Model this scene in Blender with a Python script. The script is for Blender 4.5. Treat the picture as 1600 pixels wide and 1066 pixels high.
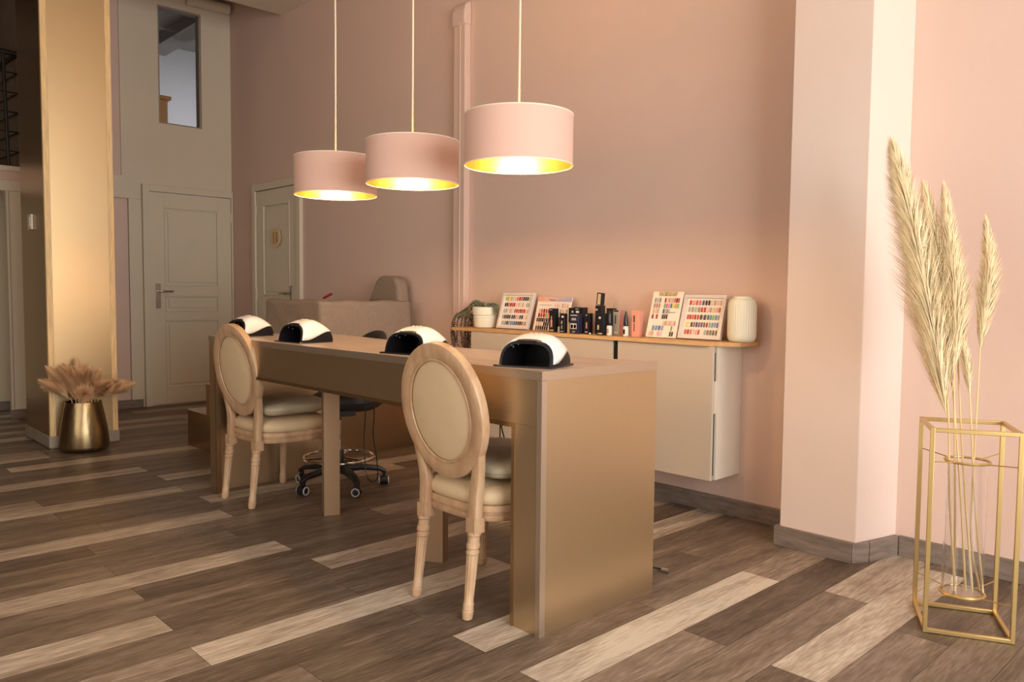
import bpy, bmesh, math, random
from mathutils import Vector, Matrix
random.seed(7)
for o in list(bpy.data.objects): bpy.data.objects.remove(o)
scene = bpy.context.scene
COL = scene.collection
PI = math.pi

# ------------------------------------------------------------------ camera
cam_d = bpy.data.cameras.new('camera'); cam = bpy.data.objects.new('camera', cam_d); COL.objects.link(cam)
cam_d.sensor_width = 36; cam_d.lens = 27.761; cam_d.clip_start = .05
RT = Vector((0.691141, 0.72266, 0.009322)); UP = Vector((-0.049952, 0.034898, 0.998142)); FW = Vector((-0.720992, 0.690322, -0.060218))
m = Matrix((RT, UP, -FW)).transposed().to_4x4(); m.translation = Vector((0, 0, 1.08))
cam.matrix_world = m
scene.camera = cam
# ------------------------------------------------------------------ exposure, world, daylight, warm fill
vs = scene.view_settings
vs.view_transform = 'Standard'; vs.look = 'None'; vs.exposure = 0.8; vs.gamma = 1; vs.use_curve_mapping = False
w = bpy.data.worlds.new('World'); scene.world = w; w.use_nodes = True
w.node_tree.nodes['Background'].inputs[0].default_value = (.75, .85, 1, 1)
w.node_tree.nodes['Background'].inputs[1].default_value = .6

def area(name, loc, rot, sx, sy, energy, color):
    d = bpy.data.lights.new(name, 'AREA'); d.shape = 'RECTANGLE'; d.size = sx; d.size_y = sy; d.energy = energy; d.color = color
    o = bpy.data.objects.new(name, d); COL.objects.link(o); o.location = loc; o.rotation_euler = rot
    return o
DAY = (1, .97, .94)
area('daylight_right', (2.36, 1.0, 1.55), (0, PI/2, 0), 2.4, 3.2, 128, (1, .99, .94))      # in the shop window opening, facing -x
area('warm_fill_front', (-1.6, -2.46, 1.6), (PI/2, 0, 0), 3.6, 2.4, 38, (1, .86, .66))      # warm fill added in the rear window opening, facing +y

# ------------------------------------------------------------------ materials
def mat(name, color, rough=.6, metal=0, noise=0, nscale=8, stretch=(1, 1, 1), bump=0, bscale=60, c2=None, spec=None, sheen=0, aniso=0, emit=None, estr=0, trans=0, coat=0, ior=None, rvar=0):
    M = bpy.data.materials.new(name); M.use_nodes = True
    nt = M.node_tree; b = nt.nodes['Principled BSDF']
    b.inputs['Base Color'].default_value = (*color, 1); b.inputs['Roughness'].default_value = rough; b.inputs['Metallic'].default_value = metal
    if spec is not None: b.inputs['Specular IOR Level'].default_value = spec
    if sheen: b.inputs['Sheen Weight'].default_value = sheen
    if trans: b.inputs['Transmission Weight'].default_value = trans
    if coat: b.inputs['Coat Weight'].default_value = coat
    if ior: b.inputs['IOR'].default_value = ior
    if aniso: b.inputs['Anisotropic'].default_value = aniso
    if emit: b.inputs['Emission Color'].default_value = (*emit, 1); b.inputs['Emission Strength'].default_value = estr
    tc = None
    def coords(st):
        tc = nt.nodes.new('ShaderNodeTexCoord'); mp = nt.nodes.new('ShaderNodeMapping'); mp.inputs['Scale'].default_value = st
        nt.links.new(tc.outputs['Object'], mp.inputs['Vector']); return mp.outputs[0]
    if noise or c2:
        n = nt.nodes.new('ShaderNodeTexNoise'); n.inputs['Scale'].default_value = nscale; n.inputs['Detail'].default_value = 6; n.inputs['Roughness'].default_value = .6
        nt.links.new(coords(stretch), n.inputs['Vector'])
        r = nt.nodes.new('ShaderNodeValToRGB'); r.color_ramp.elements[0].position = .32; r.color_ramp.elements[1].position = .68
        ca = c2 if c2 else tuple(max(0, c*(1-noise)) for c in color); cb = color if c2 else tuple(min(1, c*(1+noise)) for c in color)
        r.color_ramp.elements[0].color = (*ca, 1); r.color_ramp.elements[1].color = (*cb, 1)
        nt.links.new(n.outputs[0], r.inputs[0]); nt.links.new(r.outputs[0], b.inputs['Base Color'])
        if rvar:
            mr = nt.nodes.new('ShaderNodeMapRange'); mr.inputs[3].default_value = rough-rvar; mr.inputs[4].default_value = rough+rvar
            nt.links.new(n.outputs[0], mr.inputs[0]); nt.links.new(mr.outputs[0], b.inputs['Roughness'])
    if bump:
        n2 = nt.nodes.new('ShaderNodeTexNoise'); n2.inputs['Scale'].default_value = bscale; n2.inputs['Detail'].default_value = 4
        nt.links.new(coords(stretch), n2.inputs['Vector'])
        bp = nt.nodes.new('ShaderNodeBump'); bp.inputs['Strength'].default_value = bump; bp.inputs['Distance'].default_value = .01
        nt.links.new(n2.outputs[0], bp.inputs['Height']); nt.links.new(bp.outputs[0], b.inputs['Normal'])
    return M

PINK = mat('pink_paint', (.69, .50, .42), .75, noise=.025, nscale=1.5, bump=.08, bscale=90)
PINKP = mat('lit_pink_paint', (.74, .59, .515), .75, noise=.02, nscale=1.5, bump=.06, bscale=90)  # same pink paint, the pillar's stronger light put into a paler colour
WHITE = mat('cream_paint', (.68, .59, .46), .55, noise=.02, nscale=2, bump=.04)
CEIL = mat('ceiling_paint', (.70, .60, .48), .8)
MUTE = mat('grey_plaster', (.30, .22, .16), .9, noise=.1)
GOLD = mat('brushed_gold_laminate', (.60, .46, .29), .36, .95, noise=.02, nscale=260, stretch=(1, 1, .25), bump=.03, bscale=300)
GOLDB = mat('brushed_gold_panel', (.60, .44, .245), .38, .95, noise=.02, nscale=260, stretch=(.25, .25, 1), bump=.03, bscale=300)
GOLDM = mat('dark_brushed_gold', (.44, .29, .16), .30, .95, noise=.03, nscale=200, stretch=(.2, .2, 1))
GTRIM = mat('champagne_edge_trim', (.56, .45, .34), .38, .85)
GOLDL = mat('dimmed_gold_post', (.33, .21, .12), .5, .6, noise=.02, nscale=260)  # table gold darkened in colour to hold down the posts' bright reflection
GRAYB = mat('grey_oak_skirting', (.25, .19, .155), .6, noise=.3, nscale=9, stretch=(1, 1, 6), c2=(.15, .11, .088))
PALEB = mat('pale_plinth', (.33, .27, .22), .6, noise=.1)
LWOOD = mat('light_pine_trim', (.80, .55, .27), .5, noise=.15, nscale=12, stretch=(6, 6, .6))
SHELF = mat('honey_oak', (.62, .36, .155), .45, noise=.2, nscale=10, stretch=(.5, 6, 6))
CHAIRW = mat('limed_oak', (.54, .365, .22), .45, c2=(.40, .23, .13), nscale=22, stretch=(1, 1, .35), bump=.15, bscale=70)
CREAM = mat('cream_leatherette', (.62, .465, .29), .5, noise=.04, bump=.08, bscale=150)
CUSH = mat('sage_grey_leatherette', (.41, .35, .25), .42, noise=.05, bump=.1, bscale=60)
TOP = mat('streaked_oak_top', (.53, .43, .37), .3, c2=(.36, .27, .22), nscale=5, stretch=(.7, 7, 3))
CAB = mat('greige_cabinet', (.60, .505, .41), .5)
CABW = mat('white_cabinet_edge', (.72, .64, .54), .5)
BLACK = mat('black_plastic', (.014, .012, .013), .35)
BLACKH = mat('satin_black_plastic', (.008, .007, .009), .45, spec=.25)
BLACKG = mat('gloss_black_plastic', (.012, .01, .012), .15)
BLACKF = mat('black_leatherette', (.02, .018, .018), .5)
WPLAST = mat('gloss_white_plastic', (.86, .83, .82), .12, coat=.5)
CHROME = mat('chrome', (.75, .7, .65), .12, 1)
RUBBER = mat('light_grey_rubber', (.5, .48, .45), .5)
SHADE = mat('pink_lamp_fabric', (.68, .44, .36), .85, bump=.08, bscale=250)
LINING = mat('gold_foil', (.80, .56, .20), .3, 1, noise=.08, nscale=30, stretch=(1, 1, .1))
RIM = mat('ivory_edge', (.9, .8, .65), .6)
CORDW = mat('ivory_cord', (.75, .62, .48), .7)
BULB = mat('glowing_bulb', (1, .9, .7), .4, emit=(1, .64, .30), estr=150)
LED = mat('small_clear_led', (.6, .6, .58), .15)
SOFA = mat('taupe_slipcover', (.30, .22, .165), .9, noise=.06, nscale=30, bump=.5, bscale=35)
CERAM = mat('white_ceramic', (.80, .75, .62), .4)
CERV = mat('ivory_ceramic', (.78, .74, .60), .45)
LEAF = mat('dusty_green_leaf', (.28, .31, .20), .6, c2=(.13, .16, .09), nscale=20)
LEAFR = mat('brown_red_leaf', (.10, .045, .03), .6)
PAMP = mat('cream_pampas', (.88, .73, .47), .9, noise=.12, nscale=20)
PAMPB = mat('tan_pampas', (.82, .54, .31), .9, noise=.15, nscale=20)
STEM = mat('straw_stem', (.70, .50, .24), .6)
WIRE = mat('gold_paint_metal', (.60, .42, .17), .35, .8)
SILVER = mat('satin_nickel', (.45, .40, .34), .3, 1)
GLASS = mat('clear_glass', (1, 1, 1), .02, trans=1, ior=1.45)
IRON = mat('black_iron', (.01, .008, .008), .5)
ORANGE = mat('orange_pine', (.50, .20, .04), .5)
DARKW = mat('dark_brown_paint', (.22, .13, .08), .6)
DARKW2 = mat('unseen_wall_dark', (.13, .07, .035), .7)  # for unseen walls, darkened so the gold apron reflects a dark room
RED = mat('dark_red_plastic', (.22, .01, .02), .4)
PLY = mat('light_birch_plywood', (.72, .50, .25), .5)
PLYD = mat('dark_engraving', (.35, .22, .1), .6)
BOXB = mat('black_carton', (.012, .012, .018), .35)
BOXN = mat('navy_carton', (.025, .025, .06), .35)
BOXW = mat('white_print', (.75, .72, .66), .5)
BOXO = mat('orange_print', (.75, .30, .15), .5)
BOXT = mat('tan_print', (.62, .48, .28), .5)
BOXS = mat('silver_carton', (.55, .52, .45), .35, .3)
BOXP = mat('pink_carton', (.82, .36, .27), .5)
BOXQ = mat('dusty_pink_carton', (.62, .27, .22), .5)
WHITEB = mat('white_board', (.82, .76, .68), .5)
FRAMEB = mat('pearl_frame', (.70, .62, .58), .35)

# ------------------------------------------------------------------ helpers
def bx(bm, x0, x1, y0, y1, z0, z1, mi=0):
    vs = [bm.verts.new((x, y, z)) for x in (x0, x1) for y in (y0, y1) for z in (z0, z1)]
    for f in ((0, 1, 3, 2), (4, 6, 7, 5), (0, 4, 5, 1), (2, 3, 7, 6), (0, 2, 6, 4), (1, 5, 7, 3)):
        bm.faces.new([vs[i] for i in f]).material_index = mi
def prism(bm, pts, z0, z1, mi=0):
    a = [bm.verts.new((x, y, z0)) for x, y in pts]; b = [bm.verts.new((x, y, z1)) for x, y in pts]
    n = len(pts)
    bm.faces.new(a[::-1]).material_index = mi; bm.faces.new(b).material_index = mi
    for i in range(n): bm.faces.new((a[i], a[(i+1) % n], b[(i+1) % n], b[i])).material_index = mi
def lathe(bm, prof, n=32, c=(0, 0), closed=False, M=None, mi=0, flute=None):
    rings = []
    for k, (r, z) in enumerate(prof):
        ring = []
        for i in range(n):
            a = 2*PI*i/n
            rr = r*(1 - (flute(k, a) if flute else 0))
            v = Vector((c[0]+rr*math.cos(a), c[1]+rr*math.sin(a), z))
            if M: v = M @ v
            ring.append(bm.verts.new(v))
        rings.append(ring)
    for a, b in zip(rings[:-1], rings[1:]):
        for i in range(n): bm.faces.new((a[i], a[(i+1) % n], b[(i+1) % n], b[i])).material_index = mi
    if closed:
        for i in range(n): bm.faces.new((rings[-1][i], rings[-1][(i+1) % n], rings[0][(i+1) % n], rings[0][i])).material_index = mi
    else:
        bm.faces.new(rings[0][::-1]).material_index = mi; bm.faces.new(rings[-1]).material_index = mi
def frames(pts, closed=False):
    P = [Vector(p) for p in pts]; n = len(P); T = []
    for i in range(n):
        if closed: t = P[(i+1) % n]-P[i-1]
        else: t = P[min(i+1, n-1)]-P[max(i-1, 0)]
        T.append(t.normalized())
    u = T[0].orthogonal().normalized(); U = []
    for t in T:
        u = (u - t*u.dot(t)).normalized(); U.append(u)
    return P, T, U
def tube(bm, pts, r, n=8, closed=False, mi=0):
    P, T, U = frames(pts, closed); rings = []
    for i, (p, t, u) in enumerate(zip(P, T, U)):
        rr = r[i] if isinstance(r, (list, tuple)) else r; v = t.cross(u)
        rings.append([bm.verts.new(p+(u*math.cos(2*PI*k/n)+v*math.sin(2*PI*k/n))*rr) for k in range(n)])
    m_ = len(rings)
    for i in range(m_ if closed else m_-1):
        a, b = rings[i], rings[(i+1) % m_]
        for k in range(n): bm.faces.new((a[k], a[(k+1) % n], b[(k+1) % n], b[k])).material_index = mi
    if not closed:
        bm.faces.new(rings[0][::-1]).material_index = mi; bm.faces.new(rings[-1]).material_index = mi
def sweep(bm, path, sect, closed=False, mi=0):
    """path: list of (pos, side, up) ; sect(i) -> list of (a,b) offsets"""
    rings = []
    for i, (p, s, u) in enumerate(path):
        rings.append([bm.verts.new(Vector(p)+Vector(s)*a+Vector(u)*b) for a, b in sect(i)])
    m_ = len(rings); k_ = len(rings[0])
    for i in range(m_ if closed else m_-1):
        a, b = rings[i], rings[(i+1) % m_]
        for k in range(k_): bm.faces.new((a[k], a[(k+1) % k_], b[(k+1) % k_], b[k])).material_index = mi
    if not closed:
        bm.faces.new(rings[0][::-1]).material_index = mi; bm.faces.new(rings[-1]).material_index = mi
def rrect(w_, h_, r, n=3):
    out = []
    for cx, cy, a0 in ((w_/2-r, h_/2-r, 0), (-w_/2+r, h_/2-r, PI/2), (-w_/2+r, -h_/2+r, PI), (w_/2-r, -h_/2+r, 1.5*PI)):
        for k in range(n+1):
            a = a0+PI/2*k/n; out.append((cx+r*math.cos(a), cy+r*math.sin(a)))
    return out
def catmull(pts, n=6):
    P = [Vector(p) for p in pts]; P = [2*P[0]-P[1]]+P+[2*P[-1]-P[-2]]; out = []
    for i in range(1, len(P)-2):
        for k in range(n):
            t = k/n; a, b, c, d = P[i-1:i+3]
            out.append(.5*((2*b)+(c-a)*t+(2*a-5*b+4*c-d)*t*t+(3*b-a-3*c+d)*t**3))
    out.append(P[-2]); return out
def obj(name, bm, mats, parent=None, bevel=0, seg=2, smooth=True, ang=.6):
    bmesh.ops.recalc_face_normals(bm, faces=bm.faces)
    me = bpy.data.meshes.new(name); bm.to_mesh(me); bm.free()
    for m_ in (mats if isinstance(mats, (list, tuple)) else [mats]): me.materials.append(m_)
    if smooth:
        for p in me.polygons: p.use_smooth = True
        me.set_sharp_from_angle(angle=ang)
    o = bpy.data.objects.new(name, me); COL.objects.link(o)
    if bevel:
        b = o.modifiers.new('bevel', 'BEVEL'); b.width = bevel; b.segments = seg; b.limit_method = 'ANGLE'; b.angle_limit = .6
        b.harden_normals = False
    if parent: o.parent = parent
    return o
def B(): return bmesh.new()
def tag(o, label, cat, group=None, kind=None):
    if label: o['label'] = label
    if cat: o['category'] = cat
    if group: o['group'] = group
    if kind: o['kind'] = kind
    return o
def thing(name, label, cat, loc=(0, 0, 0), rz=0, group=None):
    o = bpy.data.objects.new(name, None); COL.objects.link(o); o.empty_display_size = .1
    o.location = loc; o.rotation_euler = (0, 0, rz)
    return tag(o, label, cat, group)
def struct(name, bm, m_, label=None, **k):
    o = obj(name, bm, m_, **k); o['kind'] = 'structure'
    if label: o['label'] = label; 
    return o
def box_obj(name, dims, m_, parent=None, bevel=0, **k):
    b = B(); bx(b, *dims); return obj(name, b, m_, parent, bevel, **k)
def dup(root, loc, rz, label, group=None):
    r = root.copy(); COL.objects.link(r); r.location = loc; r.rotation_euler = (0, 0, rz)
    r['label'] = label
    if group: r['group'] = group
    for ch in list(root.children):
        c = ch.copy(); COL.objects.link(c); c.parent = r
        for g in list(ch.children):
            d = g.copy(); COL.objects.link(d); d.parent = c
    return r

# ================================================================== SETTING
XW = -7.6      # wall with the panelled door
YW = 3.43      # long pink wall
ZC = 3.5
# ---- floor: vinyl planks, each its own quad with its tone
bm = B()
tone = []
W_, L_ = .157, 1.225
rows = {-1: (2.11, {0: .9, -1: .25}), 0: (2.797, {0: .8, -1: .42}), 1: (2.127, {0: .15, -1: .5}), 2: (1.54, {0: 1., 1: .65, -1: .3}),
        3: (2.2, {0: .4, -1: .27}), 4: (1.55, {0: .9, -1: .2, 1: .35}), 5: (1.1, {0: .2, 1: .3, -1: .3}), 6: (2.79, {0: .85, -1: .25}), 7: (.913, {0: .95, -1: .6, 1: .2}),
        8: (.3, {0: .35, 1: .2, -1: .3}), 9: (.924, {-1: .85, 0: .25, 1: .3}), 10: (1.585, {0: .8, -1: .35}), 11: (.947, {0: .2, -1: .4, 1: .25}),
        12: (1.59, {-1: .8, 0: .3}), 13: (.95, {0: .3, 1: .6, -1: .45}), 14: (1.5, {0: .25, -1: .3}), 15: (.965, {-1: .15, 0: .35, 1: .25}),
        16: (1.62, {-1: .8, 0: .25}), 17: (1.1, {0: .3, -1: .35}), 18: (1.64, {0: .8, -1: .2}), 19: (1., {0: .18, -1: .35}), 20: (1.64, {-1: .75, 0: .55}),
        21: (.995, {-1: .65, 0: .15}), 22: (1.65, {0: .75, -1: .15}), 23: (1.2, {0: .2, -1: .2}), 24: (1.66, {-1: .75, 0: .2}), 25: (1., {0: .2}),
        26: (1.3, {0: .3, -1: .3}), 27: (1.05, {0: .8, -1: .35}), 28: (1.5, {0: .2, -1: .25}), 29: (1.335, {-1: .75, 0: .3}), 30: (1.335, {-1: .65})}
g = .0007
for k in range(-24, 56):
    x1 = -1.095-W_*k; x0 = x1-W_
    J, ov = rows.get(k, (random.uniform(0, L_), {}))
    n0 = int(math.floor((-3-J)/L_)); y = J+n0*L_; idx = n0
    while y < YW+.1:
        ya, yb = y, y+L_
        if k == 4 and idx == 0: yb = y+.8
        t = ov.get(idx, random.choice([.15, .22, .3, .35, .4, .3, .75, .85] if k > 0 else [.15, .22, .3, .4, .3, .45]))
        q = [bm.verts.new(v) for v in ((x0+g, ya+g, 0), (x1-g, ya+g, 0), (x1-g, yb-g, 0), (x0+g, yb-g, 0))]
        bm.faces.new(q); tone.append((t, random.random()))
        if k == 4 and idx == 0: 
            q = [bm.verts.new(v) for v in ((x0+g, yb+g, 0), (x1-g, yb+g, 0), (x1-g, y+L_-g, 0), (x0+g, y+L_-g, 0))]
            bm.faces.new(q); tone.append((.3, .3))
        y += L_; idx += 1
nf = len(tone)
bx(bm, -9.9, 2.7, -3, 4.6, -.1, -.0015, 1)
tone += [(0, 0)]*6
me = bpy.data.meshes.new('floor'); bm.to_mesh(me); bm.free()
a = me.attributes.new('tone', 'FLOAT', 'FACE'); b = me.attributes.new('shift', 'FLOAT', 'FACE')
for i, (t, s) in enumerate(tone): a.data[i].value = t; b.data[i].value = s
FM = bpy.data.materials.new('vinyl_planks'); FM.use_nodes = True; nt = FM.node_tree; N = nt.nodes; Lk = nt.links
bs = N['Principled BSDF']
at = N.new('ShaderNodeAttribute'); at.attribute_name = 'tone'; sh = N.new('ShaderNodeAttribute'); sh.attribute_name = 'shift'
tc = N.new('ShaderNodeTexCoord'); mp = N.new('ShaderNodeMapping'); mp.inputs['Scale'].default_value = (9, .9, 1)
cb = N.new('ShaderNodeCombineXYZ'); ml = N.new('ShaderNodeMath'); ml.operation = 'MULTIPLY'; ml.inputs[1].default_value = 37
Lk.new(sh.outputs['Fac'], ml.inputs[0]); Lk.new(ml.outputs[0], cb.inputs[0]); Lk.new(ml.outputs[0], cb.inputs[1])
Lk.new(tc.outputs['Object'], mp.inputs[0]); va = N.new('ShaderNodeVectorMath'); va.operation = 'ADD'
Lk.new(mp.outputs[0], va.inputs[0]); Lk.new(cb.outputs[0], va.inputs[1])
n1 = N.new('ShaderNodeTexNoise'); n1.inputs['Scale'].default_value = 1.6; n1.inputs['Detail'].default_value = 8; n1.inputs['Roughness'].default_value = .65; n1.inputs['Distortion'].default_value = .6
n2 = N.new('ShaderNodeTexNoise'); n2.inputs['Scale'].default_value = 14; n2.inputs['Detail'].default_value = 6
Lk.new(va.outputs[0], n1.inputs[0]); Lk.new(va.outputs[0], n2.inputs[0])
def mth(op, a_, b_):
    q = N.new('ShaderNodeMath'); q.operation = op
    for i, v in enumerate((a_, b_)):
        if isinstance(v, (int, float)): q.inputs[i].default_value = v
        else: Lk.new(v, q.inputs[i])
    return q.outputs[0]
v = mth('ADD', mth('MULTIPLY', at.outputs['Fac'], .88), mth('MULTIPLY', mth('SUBTRACT', n1.outputs[0], .5), 1.15))
v = mth('ADD', v, mth('MULTIPLY', mth('SUBTRACT', n2.outputs[0], .5), .75))
rp = N.new('ShaderNodeValToRGB'); cr = rp.color_ramp
cr.elements[0].position = 0; cr.elements[0].color = (.078, .053, .038, 1)
cr.elements[1].position = 1; cr.elements[1].color = (.60, .52, .43, 1)
for p_, c_ in ((.25, (.140, .100, .073, 1)), (.5, (.235, .175, .130, 1)), (.75, (.40, .32, .250, 1))):
    e = cr.elements.new(p_); e.color = c_
Lk.new(v, rp.inputs[0]); Lk.new(rp.outputs[0], bs.inputs['Base Color'])
bs.inputs['Roughness'].default_value = .42; bs.inputs['Specular IOR Level'].default_value = .4
bp = N.new('ShaderNodeBump'); bp.inputs['Strength'].default_value = .12; bp.inputs['Distance'].default_value = .004
Lk.new(n2.outputs[0], bp.inputs['Height']); Lk.new(bp.outputs[0], bs.inputs['Normal'])
me.materials.append(FM); me.materials.append(mat('floor_joint', (.06, .04, .03), .8))
fl = bpy.data.objects.new('floor', me); COL.objects.link(fl); fl['kind'] = 'structure'

# ---- walls
bm = B(); bx(bm, XW, 2.6, YW, YW+.12, 0, 4.0); struct('wall_back', bm, PINK)
# white office wall with the panelled door: pieces around the openings (window y 2.745..3.145, z 2.62..3.69)
bm = B(); wx0 = XW-.1
bx(bm, wx0, XW, 2.41, 2.745, 2.107, 4.0); bx(bm, wx0, XW, 3.145, YW+.12, 2.107, 4.0); bx(bm, wx0, XW, 2.745, 3.145, 2.107, 2.62); bx(bm, wx0, XW, 2.745, 3.145, 3.69, 4.0)
bx(bm, wx0, XW, 1.70, YW+.12, 1.985, 2.107); bx(bm, wx0, XW, 3.408, YW+.12, 0, 1.985); bx(bm, wx0, XW, 2.46, 2.635, 0, 1.985)
struct('wall_left', bm, WHITE, bevel=0)
bm = B(); bx(bm, wx0, XW-.02, 1.70, 2.41, 2.107, 4.0); bx(bm, wx0, XW-.02, 1.70, 2.46, 0, 1.985); struct('wall_left_pink', bm, PINK)
bm = B(); bx(bm, XW-.01, XW+.012, 1.72, 2.57, 1.905, 2.107); bx(bm, XW-.01, XW+.012, 2.46, 2.556, .0, 1.905); struct('trim_1', bm, WHITE, bevel=.003)
bm = B(); bx(bm, 2.45, 2.6, -3, -1.0, 0, ZC); bx(bm, 2.45, 2.6, 2.8, YW, 0, ZC); bx(bm, 2.45, 2.6, -1.0, 2.8, 0, .3); bx(bm, 2.45, 2.6, -1.0, 2.8, 2.8, ZC); struct('wall_right', bm, PINKP)
bm = B(); bx(bm, -7.6, -3.5, -2.7, -2.55, 0, ZC, 1); bx(bm, .4, 2.6, -2.7, -2.55, 0, ZC); bx(bm, -3.5, .4, -2.7, -2.55, 2.9, ZC); bx(bm, -3.5, .4, -2.7, -2.55, 0, .35); struct('wall_front', bm, [PINKP, DARKW2])
bm = B(); bx(bm, -7.72, -7.6, -2.7, .6, 0, 1.97); bx(bm, -7.72, -7.6, -2.7, .2, 2.08, 4.0); struct('wall_far_left', bm, DARKW2)
# pillar on the right (splayed right flank)
bm = B(); prism(bm, [(-1.63, YW+.02), (-1.63, 3.18), (-1.302, 3.18), (-1.235, YW+.02)], 0, ZC); struct('wall_pillar', bm, PINKP, bevel=.004)
# ceiling
bm = B(); bx(bm, -6.54, 2.6, -2.7, YW+.1, ZC, ZC+.35); bx(bm, -7.7, -6.54, -2.7, YW+.1, 3.86, 3.98); struct('ceiling', bm, CEIL)
# windows (out of frame but they light the place)
def window(name, w0, w1, z0, z1, axis, c):
    b_ = B(); t = .05
    def seg(a0, a1, q0, q1, th=.05, mi=0):
        if axis == 'x': bx(b_, c-th/2, c+th/2, a0, a1, q0, q1, mi)
        else: bx(b_, a0, a1, c-th/2, c+th/2, q0, q1, mi)
    seg(w0, w1, z0, z0+t); seg(w0, w1, z1-t, z1); seg(w0, w0+t, z0, z1); seg(w1-t, w1, z0, z1); seg((w0+w1)/2-t/2, (w0+w1)/2+t/2, z0, z1)
    o = struct(name, b_, WHITE); b2 = B()
    if axis == 'x': bx(b2, c-.003, c+.003, w0+t, w1-t, z0+t, z1-t)
    else: bx(b2, w0+t, w1-t, c-.003, c+.003, z0+t, z1-t)
    obj('pane', b2, GLASS, o)
window('window_1', -1.0, 2.8, .3, 2.8, 'x', 2.52)
window('window_2', -3.5, .4, .35, 2.9, 'y', -2.62)
# office window over the door
bm = B()
for y0, y1, z0, z1 in ((2.745, 2.757, 2.62, 3.69), (3.123, 3.145, 2.62, 3.69), (2.757, 3.123, 2.62, 2.632), (2.757, 3.123, 3.672, 3.69)): bx(bm, XW-.08, XW-.002, y0, y1, z0, z1)
o = struct('window_3', bm, mat('window_edge_grey', (.30, .26, .20), .5)); b2 = B(); bx(b2, XW-.07, XW-.064, 2.757, 3.123, 2.632, 3.672); obj('pane', b2, GLASS, o)
# room behind the office window
bm = B(); bx(bm, -9.9, -9.8, 1.75, 4.6, 2.1, 4.05); bx(bm, -9.8, wx0, 4.5, 4.6, 2.1, 4.05); bx(bm, -9.8, wx0, 1.70, 1.76, 2.1, 4.05)
struct('wall_office', bm, mat('pale_grey_paint', (.62, .60, .58), .8))
bm = B(); bx(bm, -9.8, wx0, 1.7, 4.6, 3.98, 4.05); bx(bm, -9.8, wx0, 3.4, 3.62, 3.86, 3.98); struct('ceiling_office', bm, mat('plain_grey_ceiling', (.33, .31, .28), .9))  # office ceiling is plain grey
bm = B(); bx(bm, -9.8, wx0, 1.7, 4.6, 1.99, 2.1); struct('floor_office', bm, DARKW)
# mezzanine and passage on the far left
bm = B(); bx(bm, -9.8, XW+.005, 0, 1.70, 1.97, 2.0445, 0); bx(bm, -9.8, XW+.02, 0, 1.70, 2.045, 2.085, 1); struct('floor_mezzanine', bm, [PINK, WHITE])
bm = B(); bx(bm, -9.9, -9.8, -.6, 1.7, 0, 4.0); bx(bm, -9.8, -7.72, -.6, -.5, 0, 4.0); bx(bm, -9.9, -7.6, -.6, 1.7, 3.98, 4.05); bx(bm, -7.72, -7.6, -.5, .2, 2.08, 4.0); bx(bm, -9.8, -7.6, 1.64, 1.70, 2.085, 3.98); struct('wall_mezzanine', bm, MUTE)
bm = B(); bx(bm, -7.62, XW+.02, 1.526, 1.70, .0, 1.879); bx(bm, -7.62, XW+.02, .4, 1.70, 1.88, 1.969); bx(bm, -7.62, XW+.035, 1.505, 1.525, 0, 1.879); struct('trim_2', bm, WHITE, bevel=.004)
bm = B(); bx(bm, -8.25, -8.2, .6, 1.75, 0, 1.97); struct('wall_passage', bm, mat('pale_sage_paint', (.56, .48, .33), .8))
bm = B(); bx(bm, -7.6, -6.9, .2, .26, 2.08, 4.0); 
bm.free()
# railing
rl = thing('stair_railing', 'black iron mezzanine railing behind the gold column', 'railing', (XW-.05, 1.55, 2.085))
b_ = B(); tube(b_, [(0, 0, 0), (0, -.02, .93)], .013, 8); obj('post', b_, IRON, rl)
b_ = B(); tube(b_, [(.0, -1.2, .97), (.0, .08, .93), (-1.2, .05, .98)], .022, 8); obj('handrail', b_, IRON, rl)
for z in (.13, .29, .45, .61, .77):
    b_ = B(); tube(b_, [(0, -1.2, z+.02), (0, .075, z), (-1.2, .02, z+.01)], .006, 6); obj('rail', b_, IRON, rl)
# baseboards
bm = B(); bx(bm, -3.9, -1.63, YW-.015, YW, 0, .085); bx(bm, -6.2, -4.47, YW-.015, YW, 0, .085); bx(bm, -4.47, -3.9, YW-.015, YW, 0, .085); struct('baseboard_back', bm, GRAYB, bevel=.002)
bm = B(); bx(bm, -1.22, 2.45, YW-.015, YW, 0, .085); struct('baseboard_right', bm, GRAYB, bevel=.002)
bm = B(); prism(bm, [(-1.648, 3.40), (-1.648, 3.162), (-1.31, 3.162), (-1.31, 3.182), (-1.628, 3.182), (-1.628, 3.40)], 0, .085)
prism(bm, [(-1.308, 3.162), (-1.268, 3.235), (-1.285, 3.244), (-1.310, 3.182)], 0, .085)
prism(bm, [(-1.266, 3.238), (-1.222, 3.415), (-1.24, 3.42), (-1.284, 3.244)], 0, .085); struct('baseboard_pillar', bm, GRAYB, bevel=.002)
bm = B(); bx(bm, XW-.001, XW+.022, 2.3, 2.556, 0, .075); bx(bm, XW+.02, XW+.04, 1.5, 1.75, 0, .075); bx(bm, -8.2, -8.18, .7, 1.7, 0, .075); struct('baseboard_left', bm, GRAYB)

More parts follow.
